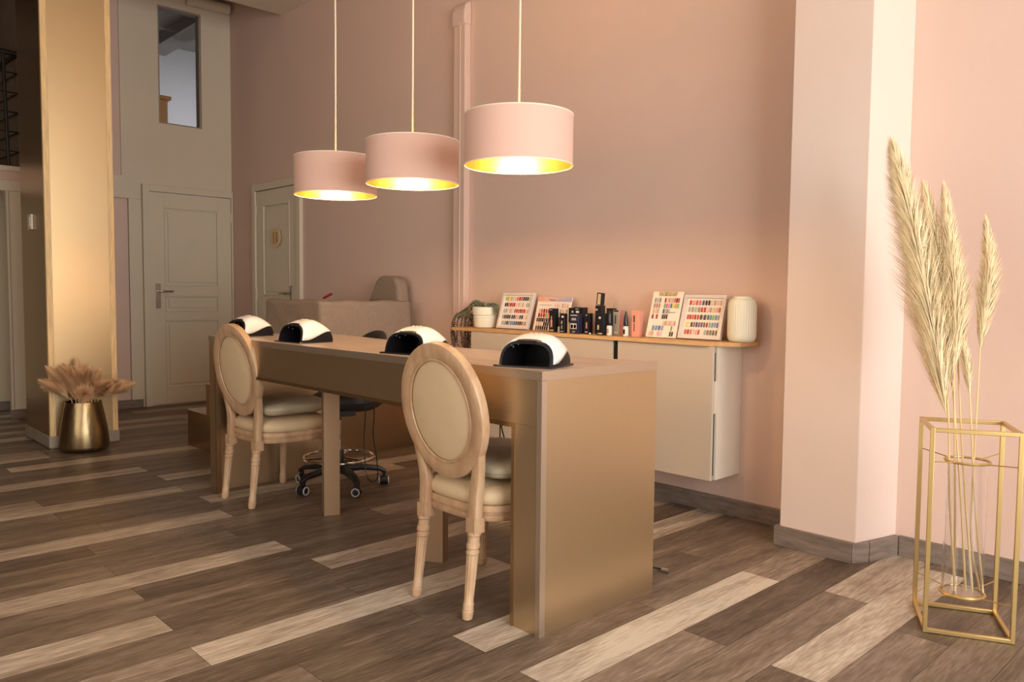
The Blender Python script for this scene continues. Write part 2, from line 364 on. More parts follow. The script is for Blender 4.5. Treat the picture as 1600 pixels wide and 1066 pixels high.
# ---- doors
def handle(parent, loc, rz, mirror=1):
    h = bpy.data.objects.new('door_handle', None)
    b_ = B(); s = mirror
    bx(b_, 0, .008, -.022, .022, -.13, .10)
    tube(b_, [(0, 0, .03), (.05, 0, .03), (.055, .02*s, .03), (.055, .12*s, .03)], .009, 10)
    lathe(b_, [(.012, 0), (.012, .012)], 12, M=Matrix.Translation((.008, 0, -.06)) @ Matrix.Rotation(PI/2, 4, 'Y'))
    o = obj('door_handle', b_, SILVER, parent, bevel=.002); o.location = loc; o.rotation_euler = (0, 0, rz); bpy.data.objects.remove(h)
    return o
def panel_door(name, width, height, panels, hy, mirror):
    """local: door in the yz plane facing +x, y from 0 to width"""
    b_ = B(); bx(b_, -.035, -.012, 0, width, 0.012, height)
    ys = sorted({0, width}); 
    # stiles and rails around recessed panels
    y0, y1 = panels[0][0], panels[0][1]
    bx(b_, -.013, 0, 0, y0, .012, height); bx(b_, -.013, 0, y1, width, .012, height)
    zs = sorted([(p[2], p[3]) for p in panels]); zl = .012
    for a_, c_ in zs: bx(b_, -.013, 0, y0, y1, zl, a_); zl = c_
    bx(b_, -.013, 0, y0, y1, zl, height)
    for (a0, a1, c0, c1) in panels:
        m_ = .035; bx(b_, -.013, -.003, a0+m_, a1-m_, c0+m_, c1-m_)
        for q in ((a0, a0+.012, c0, c1), (a1-.012, a1, c0, c1), (a0+.012, a1-.012, c0, c0+.012), (a0+.012, a1-.012, c1-.012, c1)): bx(b_, -.013, .004, *q)
    return b_
b_ = panel_door('d', .77, 1.98, [(.13, .64, .16, .80), (.13, .64, .88, 1.03), (.13, .64, 1.12, 1.85)], 0, 1)
d1 = struct('door_1', b_, WHITE, bevel=.002); d1.location = (XW+.02, 2.638, 0); handle(d1, (0, .065, 1.04), 0)
b_ = B()
for q in ((2.575, 2.636, 0, 2.045), (3.41, 3.428, 0, 2.045), (2.636, 3.41, 1.985, 2.045)): bx(b_, XW, XW+.035, *q)
bx(b_, XW+.001, XW+.012, 2.64, 3.408, 0.0, 0.012)
struct('trim_3', b_, WHITE, bevel=.004)
for z in (.25, 1.75): 
    b_ = B(); tube(b_, [(0, .772, z), (0, .772, z+.09)], .008, 8); obj('hinge', b_, WHITE, d1)
# WC door in the long wall
WX0, WX1 = -7.03, -6.27
b_ = panel_door('d', .76, 2.0, [(.13, .63, .16, .80), (.13, .63, 1.04, 1.87)], 0, 1)
d2 = struct('door_2', b_, WHITE, bevel=.002); d2.location = (WX0, YW-.02, 0); d2.rotation_euler = (0, 0, -PI/2)
# rotate so that the face looks at -y and local +y runs along +x
d2.matrix_world = Matrix.Translation((WX0, YW-.02, 0)) @ Matrix(((0, 1, 0, 0), (-1, 0, 0, 0), (0, 0, 1, 0), (0, 0, 0, 1)))
handle(d2, (0, .66, 1.03), 0, -1)
for z in (.25, 1.0, 1.78):
    b_ = B(); tube(b_, [(.004, -.004, z), (.004, -.004, z+.1)], .009, 8); obj('hinge', b_, WHITE, d2)
b_ = B()
for x0, x1, z0, z1 in ((WX0-.075, WX0-.006, 0, 2.07), (WX1+.006, WX1+.075, 0, 2.07), (WX0-.006, WX1+.006, 2.005, 2.07)): bx(b_, x0, x1, YW-.035, YW, z0, z1)
struct('trim_4', b_, WHITE, bevel=.005)
sg = thing('toilet_sign', 'round plywood toilet sign with two figures on the cream door', 'sign', (-6.62, YW-.034, 1.56))
b_ = B(); lathe(b_, [(.085, 0), (.085, .007)], 40, M=Matrix.Rotation(PI/2, 4, 'X')); obj('plaque', b_, PLY, sg, bevel=.001)
for sx in (-.028, .028):
    b_ = B(); lathe(b_, [(.012, .007), (.012, .011)], 16, M=Matrix.Translation((sx, 0, .04)) @ Matrix.Rotation(PI/2, 4, 'X'))
    bx(b_, sx-.012, sx+.012, -.011, -.007, -.012, .024); 
    if sx < 0: bx(b_, sx-.011, sx-.002, -.011, -.007, -.055, -.012); bx(b_, sx+.002, sx+.011, -.011, -.007, -.055, -.012)
    else: bx(b_, sx-.017, sx+.017, -.011, -.007, -.035, -.012); bx(b_, sx-.006, sx+.006, -.011, -.007, -.055, -.035)
    obj('figure', b_, PLYD, sg)

# ---- little ceiling pipe in the far corner and duct cover on the wall
b_ = B(); tube(b_, [(XW+.02, 3.0, 3.79), (XW+.05, 3.40, 3.79)], .05, 16); tag(obj('ceiling_pipe', b_, CEIL), 'short cream pipe under the ceiling above the white panelled door', 'pipe')
dc = thing('duct_cover', 'pink vertical duct cover with a rounded cap on the pink wall', 'duct cover', (-4.05, YW, 0))
b_ = B(); bx(b_, -.062, .055, -.05, 0, 0.086, 2.86); obj('trunking', b_, PINK, dc, bevel=.006)
b_ = B(); bx(b_, .0, .010, -.054, -.045, 0.09, 2.86); obj('cover_seam', b_, PINK, dc, bevel=.002)
b_ = B(); pts = [(-.07, -.06, 2.83), (.063, -.06, 2.83)]
prof = [(-.062, 2.82), (-.062, 2.90), (-.050, 2.945), (-.025, 2.968), (0, 2.975), (0, 2.82)]
vs0 = [b_.verts.new((-.072, y, z)) for y, z in prof]; vs1 = [b_.verts.new((.064, y, z)) for y, z in prof]
b_.faces.new(vs0); b_.faces.new(vs1[::-1])
for i in range(6): b_.faces.new((vs0[i], vs0[(i+1) % 6], vs1[(i+1) % 6], vs1[i]))
obj('end_cap', b_, PINK, dc, bevel=.012, seg=3)

# ================================================================== GOLD COLUMN
gc = thing('column', 'square gold-clad column with pine edge strips, left of the white door', 'column', (-6.28, 1.617, 0))
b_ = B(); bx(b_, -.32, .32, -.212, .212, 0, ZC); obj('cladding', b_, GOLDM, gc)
b_ = B(); bx(b_, .319, .324, -.20, .20, .085, ZC); obj('front_panel', b_, GOLDB, gc)
for s in (-1, 1):
    b_ = B(); bx(b_, .302, .330, min(s*.178, s*.215), max(s*.178, s*.215), .085, ZC); obj('edge_strip', b_, LWOOD, gc, bevel=.002)
b_ = B(); bx(b_, -.33, .332, -.222, .222, .008, .085); obj('plinth', b_, PALEB, gc, bevel=.002)
b_ = B(); bx(b_, -.36, .42, -.28, .27, 0.0005, .006); tag(obj('floor_edging', b_, DARKW), 'thin dark floor edging around the foot of the gold column', 'floor edging')
b_ = B(); bx(b_, -6.345, -6.255, 1.388, 1.4045, 1.49, 1.595); s_ = obj('light_switch', b_, CABW, bevel=.003); tag(s_, 'white light switch on the dark side of the gold column', 'light switch')
b_ = B(); bx(b_, -6.325, -6.275, 1.384, 1.389, 1.51, 1.575); obj('rocker', b_, CABW, s_, bevel=.002)

# wardrobe behind office window
wd = thing('wardrobe', 'orange wooden wardrobe behind the high window', 'wardrobe', (-8.9, 3.00, 2.1))
b_ = B(); bx(b_, -.25, .25, -.45, .22, 0, .98); obj('body', b_, ORANGE, wd, bevel=.01)
b_ = B(); bx(b_, -.28, .28, -.48, .25, .98, 1.02); obj('cornice', b_, ORANGE, wd, bevel=.012)
b_ = B(); bx(b_, .25, .262, -.12, .21, .05, .95); obj('door', b_, ORANGE, wd, bevel=.004)
area('office_fill', (-8.6, 3.9, 3.1), (0, 0, 0), .6, .6, 5, (.85, .9, 1)).rotation_euler = (0, PI/3, 0)  # fill light added to brighten the room behind the high window

# ================================================================== MANICURE TABLE
TX0, TX1, TY0, TY1, TZ = -4.16, -1.684, 1.742, 2.335, .84
tb = thing('manicure_table', 'long brushed gold manicure table with streaked pale top', 'table', (-2.92, 2.04, 0))
def lb(*d):   # world dims to table-local
    return (d[0]+2.92, d[1]+2.92, d[2]-2.04, d[3]-2.04, d[4], d[5])
back = [(TX1, TY1), (-1.95, 2.275), (-2.3, 2.238), (-2.7, 2.228), (-3.1, 2.275), (-3.6, 2.34), (TX0, 2.41)]
b_ = B(); prism(b_, [(x+2.92, y-2.04) for x, y in [(TX0, TY0), (TX1, TY0)]+back], .817, TZ); obj('table_top', b_, TOP, tb)
b_ = B(); bx(b_, *lb(TX0, TX1+.003, TY0-.003, TY0-.0003, .812, TZ+.0005)); bx(b_, *lb(TX1+.0003, TX1+.003, TY0, TY1, .812, TZ+.0005)); obj('edge_banding', b_, GTRIM, tb)
b_ = B(); bx(b_, *lb(TX0+.0005, TX1-.001, TY0, TY0+.018, .6655, .816)); obj('apron', b_, GOLD, tb)
b_ = B(); bx(b_, *lb(TX0+.02, TX1-.02, 2.17, 2.185, .70, .816)); obj('back_rail', b_, GOLD, tb)
b_ = B(); bx(b_, *lb(TX1-.018, TX1, TY0+.0185, TY1, 0, .816)); obj('end_panel', b_, GOLD, tb)
b_ = B(); bx(b_, *lb(TX0, TX0+.018, TY0+.0185, 2.41, 0, .816)); obj('end_panel', b_, GOLD, tb)
b_ = B(); bx(b_, *lb(TX1-.118, TX1-.001, TY0, TY0+.018, 0, .665)); obj('front_upright', b_, [GOLD], tb)
b_ = B(); bx(b_, *lb(TX0+.0005, TX0+.075, TY0, TY0+.018, 0, .665)); obj('front_upright', b_, GOLD, tb)
b_ = B(); prism(b_, [(x+2.92, y-2.04) for x, y in ((TX1-.016, TY0-.004), (TX1+.004, TY0-.004), (TX1+.004, TY0+.020), (TX1+.0005, TY0+.020), (TX1+.0005, TY0-.0012), (TX1-.016, TY0-.0012))], 0, .811)
obj('edge_trim', b_, GTRIM, tb)
b_ = B(); bx(b_, *lb(TX1-.131, TX1-.1185, TY0-.003, TY0+.022, 0, .6505)); bx(b_, *lb(TX0+.0755, TX1-.1185, TY0-.003, TY0+.022, .651, .6652)); bx(b_, *lb(TX0+.0755, TX0+.088, TY0-.003, TY0+.022, 0, .6505))
obj('opening_trim', b_, GOLDM, tb)
for cx, cy, rz in ((-3.344, 1.991, math.radians(-23)), (-2.478, 1.959, math.radians(35))):
    b_ = B(); bx(b_, -.038, .038, -.038, .038, 0, .817); o = obj('leg', b_, GOLDL, tb, bevel=.001); o.location = (cx+2.92, cy-2.04, 0); o.rotation_euler = (0, 0, rz)
# hanging cables
for i, (pts, lab) in enumerate((([(-3.36, 2.19, .70), (-3.36, 2.2, .489), (-3.375, 2.2, .33), (-3.356, 2.2, .17), (-3.31, 2.2, .132), (-3.255, 2.2, .16), (-3.262, 2.2, .26), (-3.292, 2.2, .37), (-3.281, 2.2, .50), (-3.28, 2.19, .70)], 'thin black cable loop hanging under the table beside the stool'),
                                ([(-2.37, 2.19, .70), (-2.36, 2.2, .55), (-2.335, 2.2, .48), (-2.30, 2.2, .40), (-2.31, 2.19, .30), (-2.34, 2.18, .40), (-2.35, 2.19, .70)], 'thin black cable hanging under the right end of the table'))):
    b_ = B(); tube(b_, catmull(pts), .0028, 6); tag(obj('power_cable', b_, BLACK), lab, 'cable')
b_ = B(); tube(b_, catmull([(-1.86, 2.49, .004), (-1.82, 2.50, .012), (-1.79, 2.53, .006), (-1.765, 2.52, .010)]), .004, 6)
fc = tag(obj('cable_end', b_, BLACK), 'short black cable end on the floor right of the table', 'cable')
b_ = B(); tube(b_, [(-1.775, 2.52, .009), (-1.745, 2.525, .009)], .008, 8); obj('plug', b_, CHROME, fc)

# ================================================================== NAIL LAMPS
def make_uv(label):
    t = thing('nail_lamp', label, 'nail lamp', (0, 0, 0), 0, 'nail lamps on the table')
    n, mseg = 28, 12; D = .185
    def shape(j): 
        q = j/mseg
        return (.095*(1-.12*q**3), .078+.026*math.sin(PI*q*.92)-.020*q*q)
    def pt(j, a, s=1, dy=0):
        w_, h_ = shape(j); c_, s_ = math.cos(a), math.sin(a)
        x = w_*s*math.copysign(abs(c_)**(.56+.14*j/mseg), c_); z = h_*s*s_**(.68+.12*j/mseg) if s_ > 0 else 0
        return (x, -D/2+D*j/mseg+dy+.018*(z/h_)*(1-j/mseg)-.018*(z/h_)**2*(j/mseg), z+.006)
    # housing with cavity
    b_ = B(); out = []; inn = []
    for j in range(mseg+1): out.append([b_.verts.new(pt(j, PI*i/n)) for i in range(n+1)])
    for j in range(mseg): inn.append([b_.verts.new(pt(j, PI*i/n, .90)) for i in range(n+1)])
    for R_ in (out, inn):
        for p, q in zip(R_[:-1], R_[1:]):
            for i in range(n): b_.faces.new((p[i], p[i+1], q[i+1], q[i]))
    for i in range(n): b_.faces.new((out[0][i], out[0][i+1], inn[0][i+1], inn[0][i]))
    b_.faces.new(out[-1]); b_.faces.new(inn[-1])
    obj('housing', b_, BLACKH, t, ang=.9)
    # white cover
    b_ = B(); A = []; A2 = []
    for j in range(mseg+1):
        q = j/mseg; a0 = .03+.62*max(0, q-.18)**1.5*1.35
        A.append([b_.verts.new(pt(j, a0+(PI-2*a0)*i/n, 1.03, .005)) for i in range(n+1)])
    for p, q in zip(A[:-1], A[1:]):
        for i in range(n): b_.faces.new((p[i], p[i+1], q[i+1], q[i]))
    b_.faces.new(A[-1])
    o = obj('cover', b_, WPLAST, t, ang=.9); sd = o.modifiers.new('thick', 'SOLIDIFY'); sd.thickness = .003; sd.offset = -1
    b_ = B(); bx(b_, -.112, .100, -D/2-.012, D/2-.01, 0, .006); obj('base_plate', b_, BLACKG, t, bevel=.002)
    led = None
    for j, ks in ((2, (4, 7, 10, 13, 17, 21)), (4, (5, 8, 12, 16, 20, 23)), (6, (6, 9, 13, 18, 22)), (8, (8, 12, 16, 20))):
        for k in ks:
            p = Vector(pt(j, PI*k/n, .888))
            if led is None:
                b3 = B(); bmesh.ops.create_icosphere(b3, subdivisions=1, radius=.0028); led = obj('led', b3, LED, t)
            else: led = led.copy(); COL.objects.link(led)
            led.location = p
    for x in (-.018, 0, .018):
        w_, h_ = shape(5.4); b_ = B(); lathe(b_, [(.005, -.002), (.005, .0006), (.004, .001)], 14); o = obj('button', b_, RUBBER, t); o.location = (x, -D/2+D*.45, h_*1.03+.0065)
    return t
U = make_uv('black and white nail lamp on the near right corner of the gold table')
def place(o, c, deg): o.location = c; o.rotation_euler = (0, 0, math.radians(deg))
place(U, (-1.846, 1.884, TZ), 20)
dup(U, (-2.512, 1.892, TZ), math.radians(12), 'nail lamp half hidden behind the top of the nearer oval-back chair')
dup(U, (-3.395, 1.892, TZ), math.radians(4), 'nail lamp standing clear on the table between the two chairs')
dup(U, (-4.06, 1.925, TZ), math.radians(4), 'nail lamp at the far left end of the table behind the farther chair')

# ================================================================== CHAIRS
def make_chair(label):
    t = thing('dining_chair', label, 'chair', (0, 0, 0), 0, 'oval-back chairs at the gold table')
    O = Vector((0, .007, .6825)); E = Vector((0, -.072, .467)).normalized(); Nn = Vector((0, 1, 0)); Nn = (Nn-E*Nn.dot(E)).normalized(); X = Vector((1, 0, 0))
    A_, B_ = .188, .208   # ring centre line
    sec = [(-.028, -.011), (-.026, -.016), (-.018, -.019), (0, -.020), (.018, -.019), (.026, -.016), (.028, -.011), (.028, .011), (.026, .016), (.018, .019), (0, .020), (-.018, .019), (-.026, .016), (-.028, .011)]
    path = []
    for i in range(64):
        a = 2*PI*i/64; p = O+X*(A_*math.cos(a))+E*(B_*math.sin(a)); nd = (X*(math.cos(a)/A_)+E*(math.sin(a)/B_)).normalized()
        path.append((p, nd, Nn))
    b_ = B(); sweep(b_, path, lambda i: sec, closed=True); obj('back_frame', b_, CHAIRW, t, ang=.5)
    # beading inside the ring and the upholstered oval
    b_ = B(); pts = []
    for i in range(64):
        a = 2*PI*i/64; pts.append(O+X*((A_-.030)*math.cos(a))+E*((B_-.030)*math.sin(a))-Nn*.016)
    tube(b_, pts, .0045, 6, closed=True); obj('beading', b_, CHAIRW, t)
    b_ = B(); rings = []
    for s in (-1, 1):
        rs = []
        for q in range(9):
            f = q/8; rr = math.sin(f*PI/2); pz = .008+.016*math.cos(f*PI/2)
            rs.append([b_.verts.new(O+X*((A_-.029)*rr*math.cos(2*PI*i/48))+E*((B_-.029)*rr*math.sin(2*PI*i/48))+Nn*(s*pz)) for i in range(48)] if q else [b_.verts.new(O+Nn*(s*pz))])
        for i in range(48): b_.faces.new((rs[0][0], rs[1][i], rs[1][(i+1) % 48]))
        for p, q in zip(rs[1:-1], rs[2:]):
            for i in range(48): b_.faces.new((p[i], p[(i+1) % 48], q[(i+1) % 48], q[i]))
        rings.append(rs[-1])
    for i in range(48): b_.faces.new((rings[0][i], rings[0][(i+1) % 48], rings[1][(i+1) % 48], rings[1][i]))
    obj('back_pad', b_, CREAM, t, ang=1.2)
    # posts
    for s in (-1, 1):
        P0 = O+X*(s*.170)+E*(-.095); P1 = O+X*(s*.156)+E*(-.165)
        pts = catmull([P0, P1, Vector((s*.141, .040, .455)), Vector((s*.134, .040, .41)), Vector((s*.134, .038, .365)), Vector((s*.134, .037, .315))], 5)
        path = []
        for i, p in enumerate(pts):
            tt = (pts[min(i+1, len(pts)-1)]-pts[max(i-1, 0)]).normalized(); sx = Vector((1, 0, 0)); sx = (sx-tt*sx.dot(tt)).normalized(); path.append((p, sx, tt.cross(sx)))
        nn = len(pts)
        def sc(i, nn=nn):
            f = i/(nn-1); w_ = .026+.018*min(1, f*2.2) if f < .75 else .042; h_ = .034
            return rrect(w_, h_, .007, 2)
        b_ = B(); sweep(b_, path, sc); obj('back_post', b_, CHAIRW, t, ang=.5)
    # seat outline
    def outline(off=0, n=56):
        out = []
        for i in range(n):
            a = 2*PI*i/n; c_, s_ = math.cos(a), math.sin(a); e = 2/3.2
            yy = math.copysign(abs(s_)**e, s_); xx = math.copysign(abs(c_)**e, c_)
            hw = .205+.032*(yy+1)/2+off; out.append((xx*hw, .240+yy*(.205+off)))
        return out
    def stack(levels, m_, name, dome=0):
        b_ = B(); rs = []
        for off, z in levels: rs.append([b_.verts.new((x, y, z)) for x, y in outline(off)])
        for p, q in zip(rs[:-1], rs[1:]):
            for i in range(56): b_.faces.new((p[i], p[(i+1) % 56], q[(i+1) % 56], q[i]))
        b_.faces.new(rs[0][::-1]); b_.faces.new(rs[-1]); return obj(name, b_, m_, t, ang=.7)
    stack([(-.012, .318), (-.004, .320), (0, .326), (0, .340), (-.006, .343), (-.006, .348), (0, .351), (0, .366), (-.004, .372), (-.02, .374)], CHAIRW, 'seat_rail')
    stack([(-.012, .372), (-.003, .380), (0, .395), (-.003, .412), (-.016, .428), (-.05, .440), (-.10, .446), (-.16, .449)], CREAM, 'seat_pad')
    # legs
    prof = [(.010, 0), (.0165, .004), (.0185, .018), (.0195, .030), (.0175, .034), (.0185, .037), (.0175, .040), (.0185, .052), (.0175, .056), (.0160, .060)]
    prof += [(.0160+.0045*k/6, .060+.155*k/6) for k in range(1, 7)] + [(.0225, .219), (.0225, .226), (.0200, .229), (.0200, .234), (.0230, .238), (.0230, .250), (.0205, .254), (.0205, .275), (.0235, .280), (.0235, .290)]
    def fl_(k, a): return .09*(.5+.5*math.cos(12*a)) if 10 <= k <= 15 else 0
    for (fx, fy, tx, ty) in ((-.139, 0, -.134, .037), (.139, 0, .134, .037), (-.228, .39, -.205, .385), (.228, .39, .205, .385)):
        b_ = B(); sh_ = Matrix(((1, 0, (tx-fx)/.33, fx), (0, 1, (ty-fy)/.33, fy), (0, 0, 1, 0), (0, 0, 0, 1)))
        lathe(b_, prof, 48, M=sh_, flute=fl_); bx(b_, tx-.0215, tx+.0215, ty-.0225, ty+.0225, .286, .335); obj('leg', b_, CHAIRW, t, ang=.5)
    return t
CH1 = make_chair('nearer oval-back chair of pale wood and cream, by the right end of the gold table')
CH1.location = (-2.08, 1.665, 0)
dup(CH1, (-3.815, 1.735, 0), math.radians(3), 'farther oval-back chair of pale wood and cream, by the left end of the table')
def cushion(label, loc, rz, rx=0):
    b_ = B(); n = 48; hw, hd, ht = .205, .185, .042; levels = []
    ms = []
    for q in range(-8, 9):
        f = q/8; rr = (1-abs(f)**2.6)**.42 if abs(f) < 1 else 0.0
        zz = ht*math.copysign(abs(f)**.9, f)
        levels.append((max(rr, .02), zz))
    rs = []
    for rr, zz in levels:
        ring = []
        for i in range(n):
            a = 2*PI*i/n; c_, s_ = math.cos(a), math.sin(a); e = 2/4.5
            x, y = hw*rr*math.copysign(abs(c_)**e, c_), hd*rr*math.copysign(abs(s_)**e, s_)
            ring.append(b_.verts.new((x, y, zz*(1+.08*math.sin(7*x*9)*math.cos(y*30))+.006*math.sin(x*25)*math.sin(y*22))))
        rs.append(ring)
    for p, q in zip(rs[:-1], rs[1:]):
        for i in range(n): b_.faces.new((p[i], p[(i+1) % n], q[(i+1) % n], q[i]))
    b_.faces.new(rs[0][::-1]); b_.faces.new(rs[-1])
    o = obj('seat_cushion', b_, CUSH, ang=1.2); o.location = loc; o.rotation_euler = (rx, 0, rz); tag(o, label, 'cushion', 'grey cushions on the chairs')
    b_ = B(); tube(b_, [(hw*1.005*math.copysign(abs(math.cos(2*PI*i/48))**(2/4.5), math.cos(2*PI*i/48)), hd*1.005*math.copysign(abs(math.sin(2*PI*i/48))**(2/4.5), math.sin(2*PI*i/48)), 0) for i in range(48)], .004, 6, closed=True)
    obj('piping', b_, CUSH, o)
cushion('sage grey cushion on the nearer chair, tucked under the table', (-2.06, 1.925, .490), 0, math.radians(2))
cushion('sage grey cushion on the farther chair, beside the black stool', (-3.80, 1.978, .490), math.radians(3), math.radians(2))

# ================================================================== STOOL
st = thing('rolling_stool', 'black rolling technician stool with chrome foot ring behind the table', 'stool', (-3.775, 2.30, 0), math.radians(-10))
for k in range(5):
    a = 2*PI*k/5; R_ = Matrix.Rotation(a, 4, 'Z')
    b_ = B(); path = [((.03, 0, .105), (0, 1, 0), (0, 0, 1)), ((.12, 0, .108), (0, 1, 0), (0, 0, 1)), ((.22, 0, .095), (0, 1, 0), (0, 0, 1)), ((.255, 0, .075), (0, 1, 0), (0, 0, 1))]
    sweep(b_, path, lambda i: rrect(.050-.006*i, .034-.003*i, .008, 2)); b_.transform(R_); obj('base_arm', b_, BLACK, st)
    c = bpy.data.objects.new('caster', None)
    b_ = B(); bx(b_, -.014, .016, -.006, .006, .03, .07); tube(b_, [(-.0, -.0, .045), (0, 0, .075)], .008, 8); lathe(b_, [(.010, -.024), (.024, -.022), (.025, 0), (.024, .022), (.010, .024)], 20, M=Matrix.Translation((0, 0, .027)) @ Matrix.Rotation(PI/2, 4, 'X'))
    c = obj('caster', b_, BLACK, st); p = R_ @ Vector((.245, 0, 0)); c.location = p; c.rotation_euler = (0, 0, a+.6*k+.9)
    for s in (-1, 1):
        b_ = B(); tube(b_, [(.020*math.cos(q*PI/12), s*.0245, .027+.020*math.sin(q*PI/12)) for q in range(24)], .0038, 6, closed=True); obj('wheel_ring', b_, RUBBER, c)
b_ = B(); lathe(b_, [(.035, .08), (.035, .12), (.026, .14), (.026, .20), (.022, .21)], 20); obj('hub', b_, BLACK, st)
b_ = B(); lathe(b_, [(.016, .19), (.016, .27), (.011, .272), (.011, .41)], 20); obj('gas_column', b_, CHROME, st)
b_ = B(); tube(b_, [(.19*math.cos(q*PI/24), .19*math.sin(q*PI/24), .17) for q in range(48)], .009, 10, closed=True)
for k in range(3): a = 2*PI*k/3+.4; tube(b_, [(.02*math.cos(a), .02*math.sin(a), .17), (.19*math.cos(a), .19*math.sin(a), .17)], .006, 8)
obj('foot_ring', b_, CHROME, st)
b_ = B(); bx(b_, -.09, .09, -.06, .06, .405, .436); tube(b_, [(.02, -.02, .41), (.13, -.06, .408)], .005, 6); lathe(b_, [(.02, .40), (.024, .405), (.02, .412)], 12, c=(.14, -.065)); obj('lever', b_, BLACK, st)
b_ = B(); lathe(b_, [(.12, .435), (.17, .445), (.192, .46), (.20, .485), (.192, .51), (.16, .527), (.08, .532)], 40, c=(-.01, .055)); obj('seat', b_, BLACKF, st)
b_ = B(); R1 = .24; path = []
for q in range(13):
    a = math.radians(52+76*q/12); path.append(((R1*math.cos(a), R1*math.sin(a), .795), (math.cos(a), math.sin(a), 0), (0, 0, 1)))
sweep(b_, path, lambda i: rrect(.04, .14-.10*(abs(i-6)/6)**2.2, .016, 3)); obj('backrest', b_, BLACKF, st, ang=.8)
b_ = B(); tube(b_, catmull([(0, .10, .42), (0, .20, .43), (0, .265, .50), (0, .262, .70), (0, .25, .79)]), .010, 8); obj('back_bar', b_, BLACK, st)

# ================================================================== PENDANT LAMPS
def pendant(label, loc):
    t = thing('pendant_lamp', label, 'pendant lamp', loc, 0, 'pink drum pendants over the table')
    R_, H_ = .20, .182
    b_ = B(); n = 64
    lathe(b_, [(R_, 0), (R_, H_), (R_-.0015, H_), (R_-.0015, 0)], 64, closed=True); obj('lamp_shade', b_, SHADE, t, ang=.8)
    b_ = B(); lathe(b_, [(R_-.0017, .001), (R_-.0017, H_-.001), (R_-.0027, H_-.001), (R_-.0027, .001)], 64, closed=True); obj('gold_lining', b_, LINING, t, ang=.8)
    for z in (.0, H_):
        b_ = B(); tube(b_, [((R_-.0005)*math.cos(2*PI*i/64), (R_-.0005)*math.sin(2*PI*i/64), z) for i in range(64)], .0022, 6, closed=True); obj('shade_rim', b_, RIM, t)
    b_ = B()
    for k in range(3):
        a = 2*PI*k/3+.3; tube(b_, [(.02*math.cos(a), .02*math.sin(a), H_-.03), ((R_-.004)*math.cos(a), (R_-.004)*math.sin(a), H_-.004)], .002, 6)
    tube(b_, [(.02*math.cos(PI*q/8), .02*math.sin(PI*q/8), H_-.03) for q in range(16)], .002, 6, closed=True); obj('spider_frame', b_, RIM, t)
    b_ = B(); lathe(b_, [(.010, .19), (.019, .18), (.021, .115), (.018, .10)], 20); obj('lamp_holder', b_, CORDW, t)
    b_ = B(); lathe(b_, [(.012, .102), (.016, .088), (.026, .065), (.030, .045), (.027, .027), (.016, .014), (.004, .011)], 24); obj('bulb', b_, BULB, t)
    b_ = B(); tube(b_, [(0, 0, .185), (.0015, 0, .8), (-.001, 0, 1.3), (0, 0, ZC-loc[2]-.02)], .0042, 8); obj('cord', b_, CORDW, t)
    b_ = B(); lathe(b_, [(.05, ZC-loc[2]), (.05, ZC-loc[2]-.015), (.02, ZC-loc[2]-.025)], 24); obj('ceiling_rose', b_, CORDW, t)
    return t
PN = pendant('nearest of the three pink drum pendants, hanging before the plain pink wall', (-2.11, 2.045, 1.548))
dup(PN, (-2.80, 2.075, 1.548), .5, 'middle one of the three pink pendant lamps over the table')
dup(PN, (-3.435, 2.08, 1.553), 1.1, 'farthest pink pendant lamp, leftmost and in front of the sign door')

# ================================================================== WALL CABINETS AND SHELF
def cabinet(label, x0, x1, z0, strip):
    t = thing('wall_cabinet', label, 'cabinet', (x0, YW, z0), 0, 'cabinets under the oak shelf'); Wd = x1-x0; H_ = .843-z0
    b_ = B(); bx(b_, 0, Wd, -.215, -.001, 0, H_); obj('body', b_, CABW, t, bevel=.001)
    b_ = B(); bx(b_, .004, Wd-.012, -.226, -.2152, .02, H_-.03); obj('shadow_gap', b_, BLACK, t)
    b_ = B(); bx(b_, .003, Wd-.010, -.242, -.2262, -.002, H_-.001); obj('door', b_, CAB, t, bevel=.001)
    b_ = B(); bx(b_, Wd-.0118, Wd-.006, -.226, -.2152, H_*.5, H_*.74); obj('latch', b_, CABW, t)
    return t
cabinet('greige wall cabinet under the right end of the shelf, its side visible', -2.548, -1.975, .215, 0)
cabinet('greige wall cabinet left of the black gap, under the planter and boxes', -3.70, -2.572, .215, 0)
b_ = B(); bx(b_, -2.5715, -2.5485, YW-.232, YW-.001, .22, .842); tag(obj('gap_shade', b_, BLACK), 'narrow black strip for the shade in the gap between the two wall cabinets', 'gap shade')  # black solid stands for the shade in the gap between the cabinets
b_ = B(); prism(b_, [(-3.885, YW-.001), (-3.885, 3.19), (-2.03, 3.168), (-1.883, 3.25), (-1.883, YW-.001)], .8435, .863); tag(obj('wooden_shelf', b_, SHELF, bevel=.002), 'long honey oak shelf board over the wall cabinets', 'shelf')
SZ = .8635
